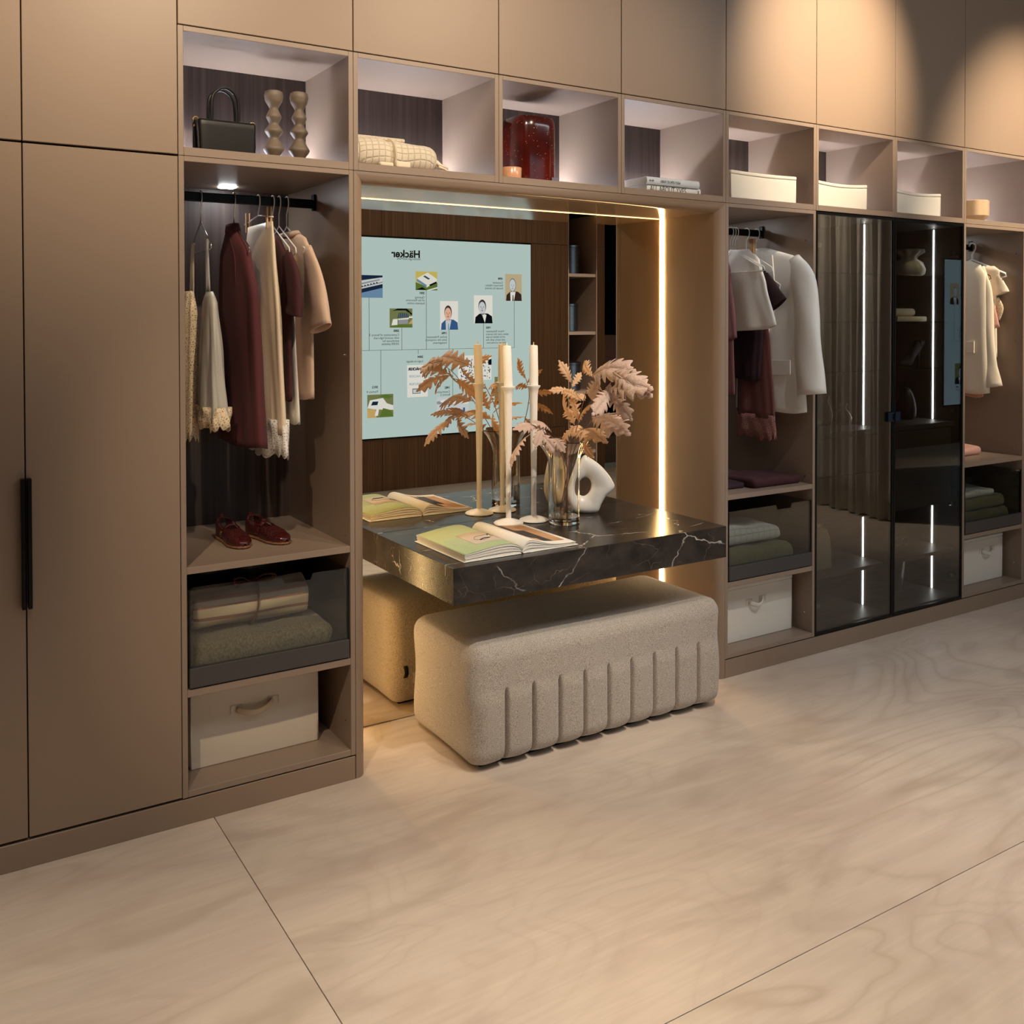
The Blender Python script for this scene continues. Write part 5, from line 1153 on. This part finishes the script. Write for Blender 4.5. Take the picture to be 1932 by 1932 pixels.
sg = thing('sunglasses', 'thin wire sunglasses lying on the lower cabinet shelf', 'sunglasses', (3.97, 0.3, 0.3652))
for k, xx in enumerate((3.945, 4.010)):
    obj('lens_rim', MB().tube([(xx+0.026*math.cos(a), 0.22, 0.3675+0.024+0.022*math.sin(a)) for a in [2*PI*q/20 for q in range(20)]], 0.0016, 6, closed=True), 'gold', sg, smooth=True)
    obj('temple', MB().tube(bez([(xx+(0.026 if k else -0.026), 0.22, 0.395), (xx+(0.03 if k else -0.03), 0.30, 0.40), (xx+(0.03 if k else -0.03), 0.35, 0.372)], 5), 0.0016, 6), 'gold', sg, smooth=True)
obj('bridge', MB().tube(bez([(3.971, 0.22, 0.395), (3.9775, 0.218, 0.402), (3.984, 0.22, 0.395)], 4), 0.0016, 6), 'gold', sg, smooth=True)
single('dark_basket', MB().lathe([(0.085, 0.1085), (0.095, 0.13), (0.105, 0.22), (0.110, 0.30), (0.104, 0.302), (0.098, 0.22), (0.088, 0.135), (0.002, 0.12)], 3.93, 0.30, 40, mod=lambda a, z: 1+0.03*math.sin(14*a)*math.sin(z*120)), 'dark_glaze', 'dark woven basket on the right cabinet floor', 'basket', smooth=True, loc=(3.93, 0.30, 0.1085))
# ------------------------------------------------------------------ big display on the opposite wall (seen in the mirror)
YS = YW+0.012
def em(name, r, g, b, k=1.0): emit(name, lin(r, g, b), k).cycles.emission_sampling = 'NONE'; return name   # tiny picture shapes: too small to sample as lamps
emit('screen_ground', (0.50, 0.70, 0.80, 1), 1.0)
plain('screen_ink', lin(26, 36, 42), 0.6)
for nm, c in dict(white=(236, 244, 255), pale=(206, 220, 240), grey=(130, 140, 150), black=(16, 20, 28), blue=(58, 96, 160), navy=(28, 44, 76), skin=(232, 190, 176), hair=(62, 58, 66), tie=(120, 170, 200),
                  sepia=(196, 186, 160), sepia_d=(60, 46, 46), green=(94, 124, 60), field=(206, 196, 110), sand=(206, 178, 122), roof=(232, 240, 250), solar=(52, 76, 100), moss=(120, 132, 92), steel=(110, 150, 200), purple=(70, 56, 100), mid=(150, 160, 176)).items():
    em('px_'+nm, *c)
ds = thing('wall_display', 'large lit company history display, reflected in the vanity mirror', 'screen', (3.1, YS, 0.5))
bx('screen_frame', 1.393, YW-0.02, 0.501, 4.799, YS-0.002, 2.434, 'black_metal', ds, 0.002)
scr = bx('screen_panel', 1.405, YS-0.002, 0.513, 4.787, YS, 2.422, 'screen_ground', ds, 0)
def flat(name, pts, mat, lv, parent):
    return obj(name, MB().prism(pts, 'y', YS+0.0006*lv, YS+0.0006*lv+0.0005), mat, parent)
def ell(cx, cz, rx, rz, n=20): return [(cx+rx*math.cos(2*PI*k/n), cz+rz*math.sin(2*PI*k/n)) for k in range(n)]
def photo(x0, z0, x1, z1, back):
    p = flat('photo', [(x0, z0), (x1, z0), (x1, z1), (x0, z1)], back, 1, scr)
    def S(name, pts, mat, lv=2):
        q = [(lerp(x0, x1, a), lerp(z0, z1, b)) for a, b in pts]
        q = [(min(max(a, x0), x1), min(max(b, z0), z1)) for a, b in q]
        return flat(name, q, mat, lv, p)
    return S
def portrait(x0, z0, x1, z1, back, suit, shirt, skin, hair, tie, bow=False, bald=False):
    S = photo(x0, z0, x1, z1, back)
    S('figure', [(0.05, 0), (0.08, 0.22), (0.28, 0.34), (0.5, 0.36), (0.75, 0.35), (0.97, 0.25), (1.0, 0.0)], suit)
    S('figure', [(0.32, 0.0), (0.30, 0.33), (0.62, 0.34), (0.52, 0.0)] if not bow else [(0.42, 0.34), (0.68, 0.34), (0.58, 0.02)], shirt, 3)
    S('figure', ell(0.44, 0.60, 0.21, 0.25), hair, 3)
    S('figure', ell(0.43, 0.555 if not bald else 0.59, 0.185, 0.215), skin, 4)
    S('figure', [(0.40, 0.30), (0.52, 0.30), (0.47, 0.38), (0.43, 0.38)], skin, 3)
    for ex in (0.36, 0.51): S('figure', ell(ex, 0.585, 0.03, 0.012, 10), hair, 5)
    S('figure', ell(0.435, 0.455, 0.06, 0.012, 10), hair, 5); S('figure', [(0.42, 0.50), (0.45, 0.50), (0.435, 0.58)], suit if False else hair, 5)
    if bow: S('figure', [(0.42, 0.30), (0.55, 0.325), (0.68, 0.30), (0.68, 0.345), (0.55, 0.33), (0.42, 0.345)], tie, 5)
    else: S('figure', [(0.42, 0.0), (0.50, 0.0), (0.48, 0.22), (0.44, 0.22)], tie, 5)
portrait(3.718, 1.541, 3.920, 1.825, 'px_white', 'px_blue', 'px_pale', 'px_skin', 'px_hair', 'px_tie')
portrait(4.103, 1.603, 4.321, 1.887, 'px_white', 'px_black', 'px_white', 'px_pale', 'px_hair', 'px_black', bow=True)
portrait(4.474, 1.834, 4.675, 2.110, 'px_sepia', 'px_sepia_d', 'px_white', 'px_pale', 'px_grey', 'px_sepia_d', bald=True)
portrait(4.345, 0.780, 4.556, 1.056, 'px_moss', 'px_black', 'px_white', 'px_pale', 'px_hair', 'px_black')
S_ = photo(2.800, 1.849, 3.102, 2.062, 'px_navy')
S_('picture_shape', [(0, 0.30), (1, 0.62), (1, 0.92), (0, 0.70)], 'px_pale'); S_('picture_shape', [(0, 0.36), (1, 0.68), (1, 0.72), (0, 0.40)], 'px_grey', 3); S_('picture_shape', [(0.1, 0.52), (0.9, 0.78), (0.9, 0.84), (0.1, 0.60)], 'px_mid', 3)
for k in range(6): S_('picture_shape', ell(0.30+0.1*k, 0.50+0.035*k, 0.03, 0.03, 10), 'px_navy', 4)
S_('picture_shape', [(0, 0), (1, 0), (1, 0.45), (0, 0.12)], 'px_steel', 2)
S_ = photo(3.451, 1.929, 3.688, 2.111, 'px_field')
S_('picture_shape', [(0, 0), (1, 0), (1, 0.42), (0.5, 0.2), (0, 0.42)], 'px_green'); S_('picture_shape', [(0.05, 0.62), (0.55, 0.95), (0.98, 0.62), (0.98, 0.48), (0.5, 0.14), (0.05, 0.48)], 'px_roof', 3)
S_('picture_shape', [(0.05, 0.62), (0.5, 0.28), (0.5, 0.14), (0.05, 0.48)], 'px_steel', 4); S_('picture_shape', [(0.34, 0.74), (0.42, 0.79), (0.66, 0.62), (0.58, 0.57)], 'px_solar', 4); S_('picture_shape', [(0.62, 0.30), (0.95, 0.48), (0.97, 0.38), (0.66, 0.22)], 'px_black', 4)
S_('picture_shape', [(0, 0.02), (0.3, 0.16), (0.5, 0.02)], 'px_black', 4); S_('picture_shape', [(0.5, 0), (1, 0.18), (1, 0.10), (0.66, 0)], 'px_white', 4)
S_ = photo(3.174, 1.565, 3.415, 1.749, 'px_moss')
S_('picture_shape', [(0.10, 0.86), (0.35, 1.0), (0.75, 1.0), (1.0, 0.72), (0.95, 0.66), (0.7, 0.90), (0.3, 0.90)], 'px_black', 2); S_('picture_shape', [(0.45, 0.80), (0.85, 0.80), (0.9, 0.72), (0.42, 0.76)], 'px_green', 3)
S_('picture_shape', [(0.34, 0.50), (0.40, 0.78), (0.80, 0.76), (0.84, 0.54)], 'px_solar', 3); S_('picture_shape', [(0.08, 0.12), (0.14, 0.44), (0.34, 0.46), (0.34, 0.14)], 'px_white', 3)
S_('picture_shape', [(0.36, 0.46), (0.84, 0.52), (0.84, 0.44), (0.36, 0.40)], 'px_roof', 4); S_('picture_shape', [(0.38, 0.18), (0.40, 0.42), (0.80, 0.44), (0.80, 0.20)], 'px_mid', 3); S_('picture_shape', [(0, 0), (1, 0), (1, 0.12), (0.4, 0.16), (0, 0.06)], 'px_green', 4); S_('picture_shape', [(0.82, 0.2), (1, 0.44), (1, 0.2)], 'px_sand', 3)
S_('picture_shape', [(0.84, 0.58), (1, 0.60), (1, 0.50), (0.84, 0.50)], 'px_roof', 3)
for k in range(5): S_('picture_shape', [(0.40+0.085*k, 0.52), (0.43+0.085*k, 0.76), (0.445+0.085*k, 0.76), (0.415+0.085*k, 0.52)], 'px_mid', 4)
# crowd picture: a field of little heads
S_ = photo(3.919, 1.030, 4.307, 1.281, 'px_white')
rc = random.Random(5); hm = ['px_navy', 'px_purple', 'px_hair', 'px_pale', 'px_blue', 'px_mid', 'px_sand']
for k in range(130):
    a = rc.uniform(0.08, 0.96); b_ = rc.uniform(0.06, 0.70+0.14*math.sin(PI*a)); S_('picture_shape', ell(a, b_, 0.018, 0.028, 6), hm[k % 7], 2+k % 3)
S_('picture_shape', [(0.9, 0.6), (1, 0.6), (1, 0.85), (0.9, 0.8)], 'px_black', 5)
S_ = photo(2.940, 0.710, 3.209, 0.930, 'px_moss')
S_('picture_shape', [(0, 0.42), (0.1, 0.76), (0.6, 0.84), (0.75, 0.6), (1, 0.5), (1, 0.3), (0.3, 0.36)], 'px_roof'); S_('picture_shape', [(0.14, 0.54), (0.20, 0.70), (0.42, 0.70), (0.38, 0.54)], 'px_navy', 3); S_('picture_shape', [(0, 0), (0.35, 0), (0.30, 0.36), (0, 0.40)], 'px_sand', 3)
S_('picture_shape', [(0.28, 0.08), (0.34, 0.36), (0.44, 0.34), (0.40, 0.08)], 'px_white', 4); S_('picture_shape', [(0.46, 0.02), (0.6, 0.4), (0.9, 0.3), (1, 0.02)], 'px_green', 4); S_('picture_shape', [(0.4, 0.9), (0.7, 1.0), (1, 0.9), (0.8, 0.8)], 'px_green', 3)
S_ = photo(3.679, 0.697, 4.039, 0.873, 'px_pale')
for k in range(6): S_('picture_shape', ell(0.1+0.16*k, 0.70+0.08*math.sin(k*2), 0.16, 0.09, 12), 'px_white' if k % 2 else 'px_mid', 2+k % 2)
S_('picture_shape', [(0, 0), (1, 0), (1, 0.12), (0, 0.10)], 'px_grey', 3)
for k in range(9): S_('picture_shape', [(0.1+0.09*k, 0.08), (0.16+0.09*k, 0.08), (0.16+0.09*k, 0.16+0.10*(k % 3)), (0.1+0.09*k, 0.16+0.10*(k % 3))], 'px_navy' if k % 2 else 'px_blue', 4)
# logo sheet
ls = flat('photo', [(3.357, 0.888), (3.580, 0.888), (3.580, 1.200), (3.357, 1.200)], 'px_white', 1, scr)
def txt(s, size, x, z, align='LEFT', mat='screen_ink', bold=0.0, sx=1.0, sp=1.0, lv=2):
    return text(s, size, mat, scr, (x, YS+0.0006*lv, z), (-1, 0, 0), (0, 0, 1), align, 0.0002, sx, bold, spacing=sp)
txt('HÄCKER', 0.034, 3.500, 1.150, bold=0.002, mat='px_navy', lv=4); txt('HÄCKER', 0.032, 3.500, 1.080, mat='px_steel', lv=4); txt('HÄCKER', 0.032, 3.500, 1.005, mat='px_steel', lv=4)
for zz in (1.155, 1.085, 1.010, 0.935): flat('logo_mark', [(3.530, zz), (3.556, zz), (3.556, zz+0.010), (3.530, zz+0.010)], 'px_mid', 3, scr)
flat('logo_mark', [(3.412, 0.920), (3.500, 0.920), (3.500, 0.972), (3.412, 0.972)], 'px_grey', 3, scr); flat('logo_mark', [(3.420, 0.928), (3.492, 0.928), (3.492, 0.962), (3.420, 0.962)], 'px_pale', 4, scr)
# headline and captions, as they stand on the screen
txt('Häcker', 0.100, 3.503, 2.243, bold=0.0030, sx=1.04); txt('kitchen.germanMade.', 0.0300, 3.503, 2.219, sx=1.0)
cs = 0.0300; SP = 0.96
def cap(year, body, x, zy, zb, align='LEFT'):
    txt(year, cs, x, zy-0.010, align, bold=0.0010); txt(body, cs, x, zb-0.010, align, sp=SP)
cap('2001', 'Opening\nof the Panorama\nbusiness centre', 3.548, 1.901, 1.859)
cap('2005', 'Construction of factory 3\nwith second high-rack\nwarehouse for\n24,000 palettes', 3.273, 1.535, 1.496)
cap('1996', "Jochen Finkemeier\njoins the company's\nmanagement.", 3.794, 1.508, 1.471)
cap('1965', 'Horst Finkemeier\ntakes over the joinery\nof his father-in-law\nand starts with the\nkitchen production.', 4.243, 1.560, 1.522, 'RIGHT')
cap('1898', 'Carpenter\nHermann Häcker\nfounds his joinery', 4.447, 2.060, 2.019)
cap('2004', 'Logo-re-design', 3.530, 1.279, 1.237); cap('2012', 'Factory 4', 3.050, 1.001, 0.958); cap('1982', 'Construction\nfactory 2', 3.828, 0.967, 0.927)
txt('1938', cs, 4.54, 0.735, bold=0.001); txt('Häcker', cs, 4.54, 0.700)
# timeline rules
def rule(x0, z0, x1, z1): flat('timeline_rule', [(x0, z0), (x1, z0), (x1, z1), (x0, z1)], 'screen_ink', 1, scr)
w = 0.0018
rule(1.5, 1.349, 4.583, 1.352)
for x, z in ((2.961, 1.849), (3.302, 1.565), (3.566, 1.929), (3.818, 1.541), (4.214, 1.603), (4.583, 1.834)): rule(x-w, 1.351, x+w, z)
for x, z in ((3.080, 0.930), (3.477, 1.306), (3.858, 0.873), (4.114, 1.281)): rule(x-w, z, x+w, 1.350)
